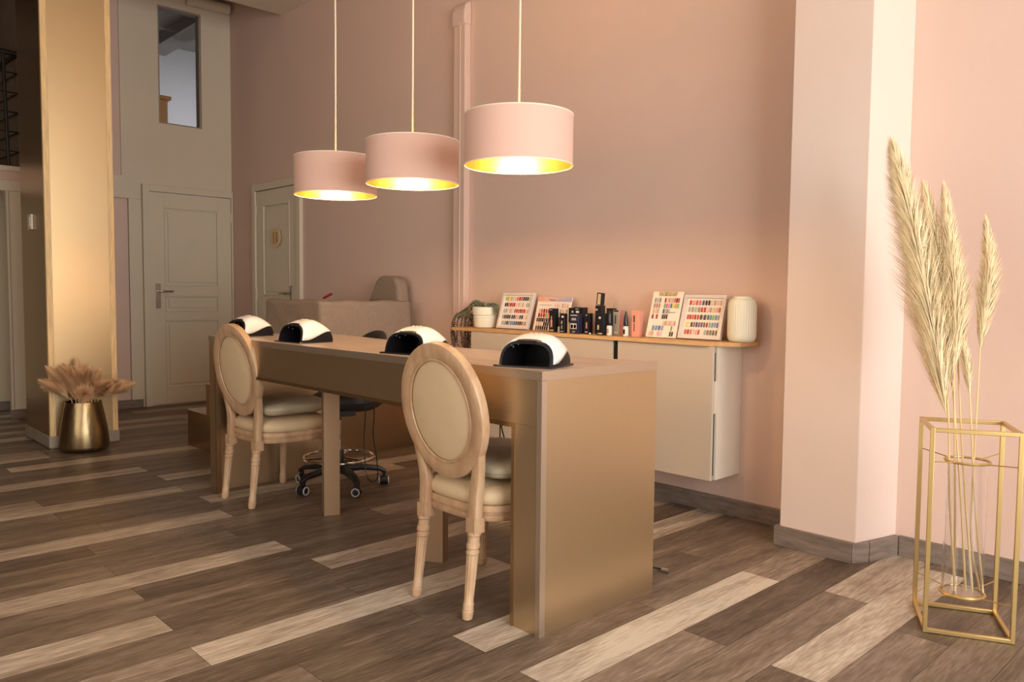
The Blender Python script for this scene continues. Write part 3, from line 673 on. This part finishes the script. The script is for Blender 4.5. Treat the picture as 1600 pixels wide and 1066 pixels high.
# planter
pl = thing('potted_plant', 'trailing succulent in a white pot at the left end of the shelf', 'plant', (-3.69, 3.30, SZ))
b_ = B(); lathe(b_, [(.055, 0), (.066, .004), (.072, .02), (.076, .072), (.072, .078), (.080, .082), (.081, .128), (.076, .131), (.073, .125), (.068, .10), (.02, .10)], 40); obj('pot', b_, CERAM, pl, ang=.5)
b_ = B(); lathe(b_, [(.070, .098), (.066, .112), (.02, .118)], 24); obj('soil', b_, LEAFR, pl)
def leaf(b_, p, d, L, w_, mi=0):
    d = d.normalized(); s = d.orthogonal().normalized(); s.rotate(Matrix.Rotation(random.uniform(0, 6.3), 3, d)); u = d.cross(s)
    a = b_.verts.new(p); t_ = b_.verts.new(p+d*L); l = b_.verts.new(p+d*L*.5+s*w_); r = b_.verts.new(p+d*L*.5-s*w_); t2 = b_.verts.new(p+d*L*.5+u*w_*.6)
    for f in ((a, l, t2), (l, t_, t2), (t_, r, t2), (r, a, t2), (a, r, l), (l, r, t_)): b_.faces.new(f).material_index = mi
bs_ = B(); bl = B()
for k in range(34):
    side = random.random()
    if k < 20:   # left trailing
        x1 = random.uniform(-.27, -.10); y1 = random.uniform(-.06, .05); zdrop = random.choice([0, 0, .0, -.05])
        p = [Vector((random.uniform(-.05, 0), random.uniform(-.04, .04), .11)), Vector((x1*.35, y1*.6, .15+random.uniform(-.02, .02))), Vector((x1*.75, y1, .13+random.uniform(-.05, .01))), Vector((x1, y1, .03+random.uniform(0, .04)))]
        if x1 < -.215: p.append(Vector((x1-.01, y1, -.05))); p.append(Vector((x1+random.uniform(-.02, .02), y1, random.uniform(-.16, -.09))))
    elif k < 28:
        a = random.uniform(0, 6.28); p = [Vector((0, 0, .11)), Vector((.05*math.cos(a), .04*math.sin(a), .15)), Vector((.085*math.cos(a), .07*math.sin(a), .14))]
    else:
        p = [Vector((.04, 0, .11)), Vector((.085, random.uniform(-.02, .02), .14)), Vector((.10+random.uniform(0, .03), random.uniform(-.03, .03), .09))]
    c = catmull(p, 7); tube(bs_, c, .0011, 4)
    for i, q in enumerate(c[2:]):
        for _ in range(3): leaf(bl, q, Vector((random.uniform(-1, 1), random.uniform(-1, 1), random.uniform(-.5, .8))), random.uniform(.009, .015), .0032, 1 if q.z < .06 and random.random() < .75 else 0)
# hanging strands left of the cabinet
for k in range(22):
    x = random.uniform(-.192, -.02-.0); x = -.19+ (k/21)*.16; y = random.uniform(-.105, -.118) if x > -.0 else random.uniform(-.10, .06)
    top = Vector((x-.0, y, -.03)); 
for k in range(16):
    x = -.20+.185*k/15; xs = min(x, -.015)
    p = [Vector((-.10-.06*random.random(), -.05, .12)), Vector((xs, -.105, .06)), Vector((xs, -.128, -.005)), Vector((xs+random.uniform(-.008, .004), -.125, -.06)), Vector((xs+random.uniform(-.008, .004), -.12, -.10-.05*random.random()))] if False else None
for k in range(13):
    x = -.218+.0; y = random.uniform(-.09, .10); xs = -.212-random.uniform(0, .02)
    p = [Vector((-.12, y*.5, .13)), Vector((xs+.02, y, .06)), Vector((xs, y, -.02)), Vector((xs+random.uniform(-.01, .02), y, -.08)), Vector((xs+random.uniform(-.01, .05), y, -.12-random.uniform(0, .05)))]
    c = catmull(p, 7); tube(bs_, c, .0010, 4)
    for q in c[6:]:
        for _ in range(3): leaf(bl, q, Vector((random.uniform(-1, 1), random.uniform(-1, 1), random.uniform(-.6, .6))), random.uniform(.009, .014), .0035, 1 if q.z < .03 else 0)
obj('trailing_stems', bs_, LEAFR, pl); obj('foliage', bl, [LEAF, LEAFR], pl, smooth=False)

# ---- swatch boards
sw_cols = {}
def swm(c):
    if c not in sw_cols: sw_cols[c] = mat('nail_colour', c, .25)
    return sw_cols[c]
REDS = [(.45, .02, .02), (.6, .05, .04), (.30, .01, .02), (.7, .12, .08)]; NUDE = [(.70, .42, .32), (.75, .5, .4), (.6, .33, .25), (.78, .58, .46)]
DARK = [(.04, .02, .02), (.02, .02, .03), (.08, .03, .03), (.10, .05, .04)]; COOL = [(.05, .10, .30), (.10, .2, .45), (.10, .25, .28), (.25, .3, .35)]
BRT = [(.8, .7, .1), (.75, .35, .05), (.2, .5, .15), (.75, .15, .35)]; GREY = [(.35, .36, .30), (.45, .42, .36), (.3, .25, .22), (.5, .48, .42)]
VIO = [(.10, .05, .15), (.15, .1, .3), (.05, .03, .08), (.25, .1, .2)]; PNK = [(.75, .30, .38), (.8, .42, .42), (.65, .2, .25), (.8, .5, .5)]
def board(label, loc, rz, tilt, w_, h_, rows_, frame=True, header=None, group='nail colour boards on the shelf'):
    t = thing('swatch_board', label, 'swatch board', loc, rz, group)
    T = Matrix.Rotation(-tilt, 4, 'X')
    def fin(name, b_, m_, bev=0): b_.transform(T); return obj(name, b_, m_, t, bev)
    b_ = B(); bx(b_, -w_/2, w_/2, 0, .006, 0, h_); fin('panel', b_, WHITEB, .001)
    f = .0
    if frame:
        f = .016
        b_ = B()
        for q in ((-w_/2, w_/2, 0, f), (-w_/2, w_/2, h_-f, h_), (-w_/2, -w_/2+f, f, h_-f), (w_/2-f, w_/2, f, h_-f)): bx(b_, q[0], q[1], -.010, .012, q[2], q[3])
        fin('frame', b_, FRAMEB, .0015)
    if header: header(lambda name, b_, m_: fin(name, b_, m_), w_, h_)
    b_ = B(); mats = []; ix = {}
    for (fz, segs) in rows_:
        for (fx0, fx1, n, pal) in segs:
            for i in range(n):
                c = pal[(i*7+int(fz*50)) % len(pal)] if not isinstance(pal[0], list) else pal[i % len(pal)][(i*3) % 4]
                if c not in ix: ix[c] = len(mats); mats.append(swm(c))
                cx = -w_/2+w_*(fx0+(fx1-fx0)*(i+.5)/n); cz = h_*fz; a = w_*(fx1-fx0)/n*.36; hh = .0125
                pr = [(cx-a, cz-hh*.7), (cx-a*.8, cz-hh), (cx+a*.8, cz-hh), (cx+a, cz-hh*.7), (cx+a, cz+hh*.6), (cx+a*.6, cz+hh), (cx-a*.6, cz+hh), (cx-a, cz+hh*.6)]
                f0 = [b_.verts.new((x, -.001, z)) for x, z in pr]; f1 = [b_.verts.new((x*.0+cx+(x-cx)*.7, -.004, cz+(z-cz)*.85)) for x, z in pr]
                b_.faces.new(f1).material_index = ix[c]
                for q in range(8): b_.faces.new((f0[q], f0[(q+1) % 8], f1[(q+1) % 8], f1[q])).material_index = ix[c]
    fin('nail_swatches', b_, mats)
    return t
board('square framed nail colour board beside the potted plant', (-3.432, 3.285, SZ+.003), math.radians(2), math.radians(17), .262, .225,
      [(.84, [(.10, .25, 3, BRT), (.25, .65, 6, NUDE+REDS), (.65, .90, 4, DARK+GREY)]), (.67, [(.10, .45, 6, DARK+REDS), (.47, .72, 4, NUDE), (.78, .90, 2, GREY)]), (.50, [(.10, .42, 5, GREY+NUDE), (.45, .80, 6, REDS), (.80, .90, 2, NUDE)]), (.33, [(.10, .38, 5, GREY+DARK), (.40, .90, 8, [(.7, .2, .08)]+NUDE+DARK)]), (.16, [(.12, .28, 3, GREY), (.28, .75, 8, DARK+COOL), (.75, .90, 3, REDS+GREY)])])
def head2(fin, w_, h_):
    n = 8
    for i, c in enumerate(((.75, .36, .25), (.75, .45, .36), (.65, .45, .45), (.52, .42, .52), (.42, .38, .55))):
        b_ = B(); bx(b_, -w_/2+w_*i/5, -w_/2+w_*(i+1)/5, -.001, 0.0, h_*.86, h_-.001); fin('header_strip', b_, mat('header_tint', c, .6))
    b_ = B(); 
    tube(b_, [(-w_*.13, -.002, h_*.95), (-w_*.15, -.002, h_*.92), (-w_*.11, -.002, h_*.90)], .0018, 4); bx(b_, -w_*.11, w_*.04, -.0025, -.001, h_*.895, h_*.915); bx(b_, w_*.07, w_*.32, -.0025, -.001, h_*.902, h_*.908)
    tube(b_, [(-w_*.42+w_*.36*q/12, -.002, h_*.755+.003*math.sin(q*2.3)) for q in range(13)], .0010, 4)
    fin('header_mark', b_, mat('dull_red_ink', (.25, .04, .03), .6))
board('unframed nail colour card with a peach and lilac header behind the black boxes', (-3.155, 3.320, SZ+.003), math.radians(2), math.radians(14), .262, .200,
      [(.75, [(.52, .95, 6, NUDE)]), (.58, [(.08, .42, 5, REDS+NUDE), (.70, .95, 3, NUDE)]), (.45, [(.08, .30, 3, REDS), (.30, .42, 2, BRT)]), (.31, [(.06, .45, 7, VIO+DARK)]), (.19, [(.06, .25, 3, NUDE), (.28, .45, 3, DARK)]), (.07, [(.06, .45, 6, DARK)])], frame=False, header=head2)
def head3(fin, w_, h_):
    b_ = B(); bx(b_, -w_*.30, w_*.30, -.001, 0, h_*.90, h_-.002); fin('header_strip', b_, mat('gold_marbling', (.70, .55, .30), .35, c2=(.20, .14, .05), nscale=60))
    b_ = B(); tube(b_, [(w_*.14+w_*.2*q/10, -.002, h_*.545+.002*math.sin(q*2.1)) for q in range(11)], .0010, 4); fin('header_mark', b_, BOXB)
board('tall unframed nail colour card with a gold marbled top', (-2.345, 3.275, SZ+.003), math.radians(2), math.radians(17), .180, .240,
      [(.81, [(.08, .32, 3, GREY), (.42, .92, 8, REDS+NUDE)]), (.69, [(.08, .32, 3, [(.5, .25, .2)]), (.42, .92, 7, PNK[:1]+COOL[1:2]+BRT)]), (.57, [(.08, .30, 3, NUDE), (.42, .66, 4, GREY+COOL)]), (.45, [(.08, .16, 1, REDS), (.22, .30, 1, REDS), (.42, .62, 3, REDS[2:3]+DARK)]), (.31, [(.48, .92, 6, NUDE)]), (.20, [(.16, .56, 4, COOL), (.78, .84, 1, [(.2, .3, .1)])]), (.08, [(.08, .26, 3, PNK[1:2]+NUDE), (.36, .54, 2, PNK), (.76, .90, 2, COOL[:1]+DARK)])], frame=False, header=head3)
board('square framed nail colour board leaning beside the ribbed vase', (-2.128, 3.285, SZ+.003), math.radians(2), math.radians(17), .232, .222,
      [(.83, [(.12, .50, 5, PNK+REDS+VIO), (.50, .90, 6, DARK+NUDE)]), (.67, [(.12, .42, 4, GREY), (.42, .90, 7, REDS+NUDE)]), (.50, [(.12, .42, 5, REDS), (.42, .60, 2, DARK), (.60, .90, 5, COOL+[(.15, .45, .12)])]), (.33, [(.12, .22, 1, BRT), (.24, .60, 6, DARK+VIO), (.60, .90, 5, REDS+COOL)]), (.16, [(.12, .50, 6, PNK[:1]+REDS+PNK[1:2]), (.58, .90, 5, GREY+DARK)])])
# ---- ribbed vase
vz = thing('ribbed_vase', 'ivory ribbed ceramic vase at the right end of the shelf', 'vase', (-1.915, 3.315, SZ))
b_ = B(); pf = [(.045, 0), (.056, .004), (.064, .018), (.066, .035), (.066, .165), (.063, .182), (.056, .196), (.044, .203), (.044, .212), (.040, .212), (.038, .195), (.02, .19)]
lathe(b_, pf, 144, flute=lambda k, a: .035*(.5+.5*math.cos(36*a)) if 3 <= k <= 5 else 0); obj('vase_body', b_, CERV, vz, ang=.9)

# ---- cosmetics cartons
def carton(name, label, x0, x1, y0, y1, h_, m_, marks=(), z=SZ, side=None, rot=0, group='cartons on the shelf'):
    cx, cy = (x0+x1)/2, (y0+y1)/2
    t = thing(name, label, 'box', (cx, cy, z), rot, group); a, d = (x1-x0)/2, (y1-y0)/2
    b_ = B(); bx(b_, -a, a, -d, d, 0, h_); obj('carton', b_, m_, t, bevel=.0008)
    if side: b_ = B(); bx(b_, a+.0001, a+.0006, -d+.001, d-.001, .001, h_-.001); obj('side_print', b_, side, t)
    for (fx0, fx1, fz0, fz1, mm) in marks:
        b_ = B(); bx(b_, -a+2*a*fx0, -a+2*a*fx1, -d-.0006, -d, h_*fz0, h_*fz1); obj('print', b_, mm, t)
    return t
carton('cosmetics_box', 'tall black carton with an orange lipstick picture, leftmost of the boxes', -3.104, -3.056, 3.262, 3.290, .134, BOXB, [(.25, .55, .20, .50, BOXO), (.33, .47, .50, .68, BOXO), (.15, .75, .04, .10, BOXS), (.1, .5, .92, .95, BOXS)])
carton('cosmetics_box', 'small black carton with a white dot label, right of the orange-picture box', -2.997, -2.960, 3.236, 3.260, .108, BOXB, [(.4, .8, .78, .88, BOXW), (.3, .55, .45, .62, BOXS), (.35, .55, .2, .38, BOXS), (.2, .8, .05, .1, BOXS)])
carton('cosmetics_box', 'black carton in the back row above the small dot-label box', -3.016, -2.972, 3.33, 3.36, .138, BOXB, [(.5, .9, .80, .88, BOXW)])
carton('cosmetics_box', 'wide black carton in the back row left of the leaning boxes', -2.966, -2.890, 3.315, 3.350, .142, BOXB, [(.25, .55, .78, .86, BOXW), (.2, .5, .92, .95, BOXS)])
carton('cosmetics_box', 'wide navy carton with a cream square showing two bottles', -2.920, -2.856, 3.232, 3.268, .106, BOXN, [(.10, .82, .24, .52, BOXW), (.15, .42, .27, .46, BOXO), (.50, .77, .27, .46, BOXO), (.25, .75, .68, .80, GREYM) if False else (.25, .75, .68, .80, BOXS), (.12, .85, .92, .96, BOXW), (.35, .65, .07, .12, BOXS)], side=BOXN)
carton('cosmetics_box', 'black carton with a faint red bottle picture right of the navy box', -2.840, -2.802, 3.262, 3.29, .112, BOXB, [(.35, .6, .26, .56, BOXQ), (.2, .7, .06, .12, BOXS), (.3, .6, .88, .93, BOXS)])
carton('cosmetics_box', 'tall black carton carrying the tan-labelled box on its top', -2.79, -2.745, 3.296, 3.326, .156, BOXB, [(.1, .35, .82, .88, BOXW), (.3, .6, .60, .64, BOXW)])
t_ = carton('cosmetics_box', 'tan-labelled black carton tilted on top of the tall black box', -2.785, -2.748, 3.296, 3.320, .066, BOXB, [(.20, .78, .05, .92, BOXT)], z=SZ+.158); t_.rotation_euler = (0, math.radians(5), 0)
carton('cosmetics_box', 'black carton with a gold bottle picture in front of the tall stack', -2.719, -2.674, 3.226, 3.252, .116, BOXB, [(.1, .35, .25, .46, BOXT), (.3, .6, .74, .84, BOXW), (.15, .85, .04, .1, BOXS)])
carton('cosmetics_box', 'plain black carton behind the white-bodied eyeliner bottle', -2.712, -2.664, 3.296, 3.322, .142, BOXB, [(.3, .5, .4, .8, BOXN)])
carton('cosmetics_box', 'silver-fronted carton with a dusty pink side', -2.655, -2.614, 3.282, 3.318, .134, BOXS, [(.35, .5, .45, .80, BOXB), (.1, .9, .93, .99, BOXB), (.2, .8, .08, .14, BOXW)], side=BOXQ)
carton('cosmetics_box', 'coral pink carton, rightmost of the boxes', -2.527, -2.478, 3.276, 3.312, .132, BOXP, [(.25, .42, .55, .82, BOXN), (.30, .40, .20, .5, BOXN)])
carton('cosmetics_box', 'tiny tan carton squeezed beside the navy box', -2.952, -2.930, 3.25, 3.27, .058, BOXT, [(.2, .8, .6, .8, BOXS)])
def bottle(label, x, y, pointed):
    t = thing('liner_bottle', label, 'bottle', (x, y, SZ), 0, 'small bottles on the shelf')
    b_ = B(); lathe(b_, [(.012, 0), (.0145, .002), (.0145, .046), (.012, .052), (.009, .053)], 24); obj('bottle', b_, BOXW, t)
    b_ = B(); lathe(b_, [(.012, .053), (.0125, .056)]+([(.010, .09), (.004, .128), (.002, .130)] if pointed else [(.0125, .125), (.010, .130)]), 24); obj('cap', b_, BLACKG, t)
    b_ = B(); bx(b_, -.006, .006, -.0152, -.0142, .012, .036); obj('label_print', b_, BOXQ if not pointed else BOXB, t)
bottle('white liner bottle with a straight black cap, before the silver box', -2.642, 3.238, False)
bottle('white liner bottle with a pointed black cap, left of the coral box', -2.545, 3.252, True)
t_ = thing('nail_polish', 'small dark bottle between the orange-picture box and dot-label box', 'bottle', (-3.022, 3.262, SZ)); 
b_ = B(); lathe(b_, [(.008, 0), (.010, .002), (.010, .03), (.006, .034)], 16); obj('bottle', b_, BOXS, t_); b_ = B(); lathe(b_, [(.007, .034), (.0065, .085)], 16); obj('cap', b_, BLACKG, t_)
b_ = B(); bmesh.ops.create_icosphere(b_, subdivisions=2, radius=.0055, matrix=Matrix.Translation((-2.765, 3.225, SZ+.0055))); tag(obj('pearl_bead', b_, BOXW), 'tiny white bead on the shelf before the black boxes', 'bead')

# ================================================================== PEDICURE PLATFORM AND SOFA
pf_ = thing('platform', 'dark gold stepped pedicure platform behind the left end of the table', 'platform', (-5.0, 2.155, 0))
b_ = B(); bx(b_, -.205, .53, 0, 1.26, 0, .452); obj('podium', b_, GOLDM, pf_)
b_ = B(); bx(b_, -.52, -.2055, 0, 1.26, 0, .247); obj('step', b_, GOLDM, pf_)
b_ = B(); bx(b_, -.205, .53, .0, 1.26, .4525, .460); bx(b_, -.52, -.2055, 0, 1.26, .2475, .255); obj('tread', b_, TOP, pf_)
bs1 = thing('foot_basin', 'white foot basin on the platform behind the farther chair', 'basin', (-4.98, 2.30, .46))
b_ = B(); lathe(b_, [(.10, 0), (.13, .02), (.15, .10), (.152, .125), (.165, .130), (.165, .138), (.142, .138), (.138, .10), (.11, .03), (.03, .025)], 40); obj('bowl', b_, CERAM, bs1)
sf = thing('sofa', 'taupe slipcovered armchair sofa on the platform against the pink wall', 'sofa', (-4.84, 2.95, .46))
def soft(dims, name, par, bev=.035, seg=4, mm=SOFA, wob=.004, cuts=10):
    b_ = B(); bx(b_, *dims)
    bmesh.ops.bevel(b_, geom=b_.edges[:], offset=bev, segments=seg, affect='EDGES', profile=.6)
    bmesh.ops.subdivide_edges(b_, edges=[e for e in b_.edges if e.calc_length() > .15], cuts=cuts, use_grid_fill=True)
    for v in b_.verts: v.co += Vector((math.sin(v.co.z*23+v.co.y*17), math.sin(v.co.x*19+v.co.z*31), math.sin(v.co.x*13+v.co.y*21)))*wob
    return obj(name, b_, mm, par, ang=1.5)
soft((-.39, .37, -.36, -.24, 0, .565), 'armrest', sf)
soft((.24, .375, -.358, .36, 0, .563), 'back_panel', sf)
soft((-.38, .24, -.24, .36, 0, .30), 'seat', sf)
b_ = B(); prism(b_, [(-.17, 0), (-.06, .165), (-.01, .20), (.17, .195), (.215, .155), (.245, 0)], 0, .10)
b_.transform(Matrix.Translation((0.02, .43, .54)) @ Matrix.Rotation(PI/2, 4, 'X'))
o = obj('headrest', b_, SOFA, sf, bevel=.03, seg=4)
b_ = B(); bx(b_, -.03, .04, -.012, .012, 0, .012); o = tag(obj('phone', b_, RED, bevel=.003), 'small dark red object lying on the sofa edge', 'phone'); o.location = (-4.50, 2.66, 1.045); o.rotation_euler = (0, math.radians(-25), .4)

# ================================================================== PAMPAS
def plume(name, label, stem_pts, axis, rmax, n, L0, mm, group, side=None, seed=1, spread=.45):
    rnd = random.Random(seed); t = thing(name, label, 'pampas grass', stem_pts[0], 0, group); O = Vector(stem_pts[0])
    sp = catmull([Vector(p)-O for p in stem_pts], 8); b_ = B(); tube(b_, sp, [.0042-.0018*i/len(sp) for i in range(len(sp))], 6); obj('stem', b_, STEM, t)
    ax = catmull([Vector(p)-O for p in axis], 10); m_ = len(ax); b_ = B()
    for _ in range(n):
        f = rnd.random()**.85; i = min(int(f*(m_-1)), m_-2); fr = f*(m_-1)-i; p = ax[i].lerp(ax[i+1], fr); tg = (ax[i+1]-ax[i]).normalized()
        ph = rnd.uniform(0, 2*PI); u = tg.orthogonal().normalized(); v_ = tg.cross(u); rad = u*math.cos(ph)+v_*math.sin(ph)
        if side is not None and rnd.random() < .55: rad = (rad*.5+Vector(side)).normalized()
        env = math.sin(PI*min(1, .12+.88*(1-f)))**.6 if f > .15 else .55+f*3
        env = (1-f)**.65*(.30+min(1, f*3)*.70)+.04
        L = L0*(.45+.55*(1-f))*rnd.uniform(.7, 1.15); out = rmax*env*rnd.uniform(.5, 1.1)
        p1 = p+tg*L*.45+rad*out*.55; p2 = p+tg*L*.95+rad*out*1.0+Vector((0, 0, -.15*out))
        wv = tg.cross(rad).normalized()*rnd.uniform(.0007, .0013)
        a, b2 = b_.verts.new(p-wv), b_.verts.new(p+wv); c, d = b_.verts.new(p1+wv), b_.verts.new(p1-wv); e = b_.verts.new(p2)
        b_.faces.new((a, b2, c, d)); b_.faces.new((d, c, e))
    obj('plume', b_, mm, t, smooth=False); return t
GR = 'pampas stems in the tall gold stand'
D_ = -.02
P_ = lambda x, y, z: (x, y, z)
plume('pampas_stem', 'tallest and widest cream pampas plume, leftmost in the gold frame stand', [(-.835, 2.85, .12), (-.860, 2.845, .4), (-.875, 2.84, .70), (-.90, 2.84, .85)], [(-.880, 2.84, .69), (-.925, 2.84, .94), (-.976, 2.84, 1.176), (-1.029, 2.84, 1.393), (-1.072, 2.84, 1.56)], .135, 5200, .19, PAMP, GR, side=(-.55, -.5, -.15), seed=3)
plume('pampas_stem', 'second cream pampas plume from the left, in front of the tallest', [(-.800, 2.84, .12), (-.835, 2.86, .45), (-.870, 2.87, .75), (-.885, 2.87, .9)], [(-.876, 2.87, .78), (-.892, 2.87, .94), (-.918, 2.87, 1.112), (-.946, 2.87, 1.283), (-.978, 2.87, 1.42)], .10, 3400, .15, PAMP, GR, side=(-.5, -.5, 0), seed=4)
plume('pampas_stem', 'straight cream pampas plume in the middle of the stand', [(-.845, 2.875, .12), (-.852, 2.87, .4), (-.865, 2.86, .75), (-.873, 2.86, .9)], [(-.868, 2.86, .84), (-.868, 2.86, .97), (-.879, 2.86, 1.112), (-.898, 2.86, 1.26), (-.918, 2.86, 1.41)], .085, 3000, .14, PAMP, GR, seed=5)
plume('pampas_stem', 'cream pampas plume standing apart at the right of the stand', [(-.770, 2.88, .12), (-.800, 2.87, .3), (-.803, 2.88, .6), (-.806, 2.90, .92)], [(-.806, 2.90, .90), (-.796, 2.90, 1.05), (-.790, 2.90, 1.175), (-.802, 2.90, 1.30)], .062, 2000, .12, PAMP, GR, seed=6)
plume('pampas_stem', 'thin short pampas plume between the middle and right ones', [(-.780, 2.84, .12), (-.830, 2.87, .5), (-.862, 2.89, .8), (-.876, 2.90, .95)], [(-.876, 2.90, .92), (-.868, 2.90, 1.0), (-.862, 2.90, 1.10), (-.876, 2.90, 1.19)], .035, 700, .08, PAMP, GR, seed=7)
plume('pampas_stem', 'lowest small pampas plume hanging just above the stand', [(-.755, 2.86, .12), (-.79, 2.865, .4), (-.815, 2.87, .68), (-.825, 2.88, .76)], [(-.824, 2.88, .75), (-.832, 2.88, .82), (-.845, 2.88, .90), (-.862, 2.88, .99)], .034, 700, .08, PAMP, GR, seed=8)
# stand
sd_ = thing('vase_stand', 'tall gold wire frame stand holding a glass tube of pampas', 'vase stand', (-.816, 2.857, 0), math.atan2(.116, .214)-.04)
hx, HZ = .1225, .667
def bar(b_, p, q, r=.0075): tube(b_, [p, q], r, 4)
cs = [(-hx, -hx), (hx, -hx), (hx, hx), (-hx, hx)]
for z in (.008, HZ-.008):
    b_ = B()
    for i in range(4):
        a, c = cs[i], cs[(i+1) % 4]
        bx(b_, min(a[0], c[0])-.0065, max(a[0], c[0])+.0065, min(a[1], c[1])-.0065, max(a[1], c[1])+.0065, z-.0065, z+.0065)
    obj('frame', b_, WIRE, sd_, bevel=.0015)
for x, y in cs:
    b_ = B(); bx(b_, x-.0068, x+.0068, y-.0068, y+.0068, .001, HZ-.001); obj('upright', b_, WIRE, sd_, bevel=.0015)
b_ = B()
for z in (.545, .105):
    b_ = B(); tube(b_, [(.066*math.cos(2*PI*i/40), .066*math.sin(2*PI*i/40), z) for i in range(40)], .0042, 8, closed=True)
    for x, y in cs: l = math.hypot(x, y); tube(b_, [(x/l*.066, y/l*.066, z), (x, y, z+.012)], .0020, 6)
    obj('ring_support', b_, WIRE, sd_)
b_ = B(); lathe(b_, [(.064, .098), (.066, .110), (.062, .110), (.060, .102), (.01, .102)], 40); obj('base_dish', b_, WIRE, sd_)
b_ = B(); lathe(b_, [(.0605, .104), (.0605, .545), (.0585, .545), (.0585, .108), (.001, .108), (.001, .104)], 48, closed=True); obj('glass_tube', b_, GLASS, sd_, ang=.8)

# gold vase by the column
gv = thing('floor_vase', 'hammered gold floor vase of pampas at the foot of the gold column', 'vase', (-5.785, 1.565, .0065))
b_ = B(); lathe(b_, [(.05, 0), (.13, .002), (.148, .012), (.152, .03), (.142, .14), (.125, .25), (.108, .325), (.105, .325), (.122, .24), (.138, .12), (.145, .03), (.04, .02)], 72, flute=lambda k, a: .012*math.sin(9*a+k*1.7)*math.sin(5*a+1)); obj('vase_body', b_, mat('hammered_gold', (.31, .225, .12), .34, 1, noise=.15, nscale=6, stretch=(1, 1, .5), bump=.6, bscale=7), gv, ang=.9)
rr = random.Random(11)
cands = []
n_ = 17
for k in range(n_):
    a = 2*PI*k/n_+rr.uniform(-.15, .15); tilt = rr.uniform(.5, 1.0) if k % 3 else rr.uniform(.15, .4)
    d = Vector((math.cos(a), math.sin(a), 0))
    if d.x < -.2: tilt *= .28   # the column stands behind
    if d.dot(Vector((.72, -.69, 0))) > .9: tilt *= .6
    base = Vector((-5.785, 1.565, .05))+d*(.03 if tilt < .4 else .05); rim = Vector((-5.785, 1.565, .33))+d*min(.09, tilt*.11)
    Lp = rr.uniform(.20, .27)*(.85 if d.dot(Vector((.69, .72, 0))) > .3 else 1); dir1 = (d*math.sin(tilt)*1.0+Vector((0, 0, math.cos(tilt)))).normalized(); dir2 = (d*math.sin(tilt+.35)+Vector((0, 0, math.cos(tilt+.35)))).normalized()
    p1 = rim+dir1*.03; p2 = rim+dir1*Lp*.5; p3 = p2+dir2*Lp*.5
    for p in (p2, p3):
        if p.x < -5.93: p.x = -5.93
    zb = (base, rim, p1)
    where = 'leaning left' if d.dot(Vector((-.69, -.72, 0))) > .5 else ('leaning right' if d.dot(Vector((.69, .72, 0))) > .5 else ('leaning to the front' if d.dot(Vector((.72, -.69, 0))) > .3 else 'upright at the back'))
    plume('pampas_stem', 'tan pampas plume %s in the gold floor vase' % where, [tuple(q) for q in zb], [tuple(q) for q in (p1, p2, p3)], .10, 1700, .13, PAMPB, 'tan pampas plumes %s in the gold vase' % where, seed=20+k)
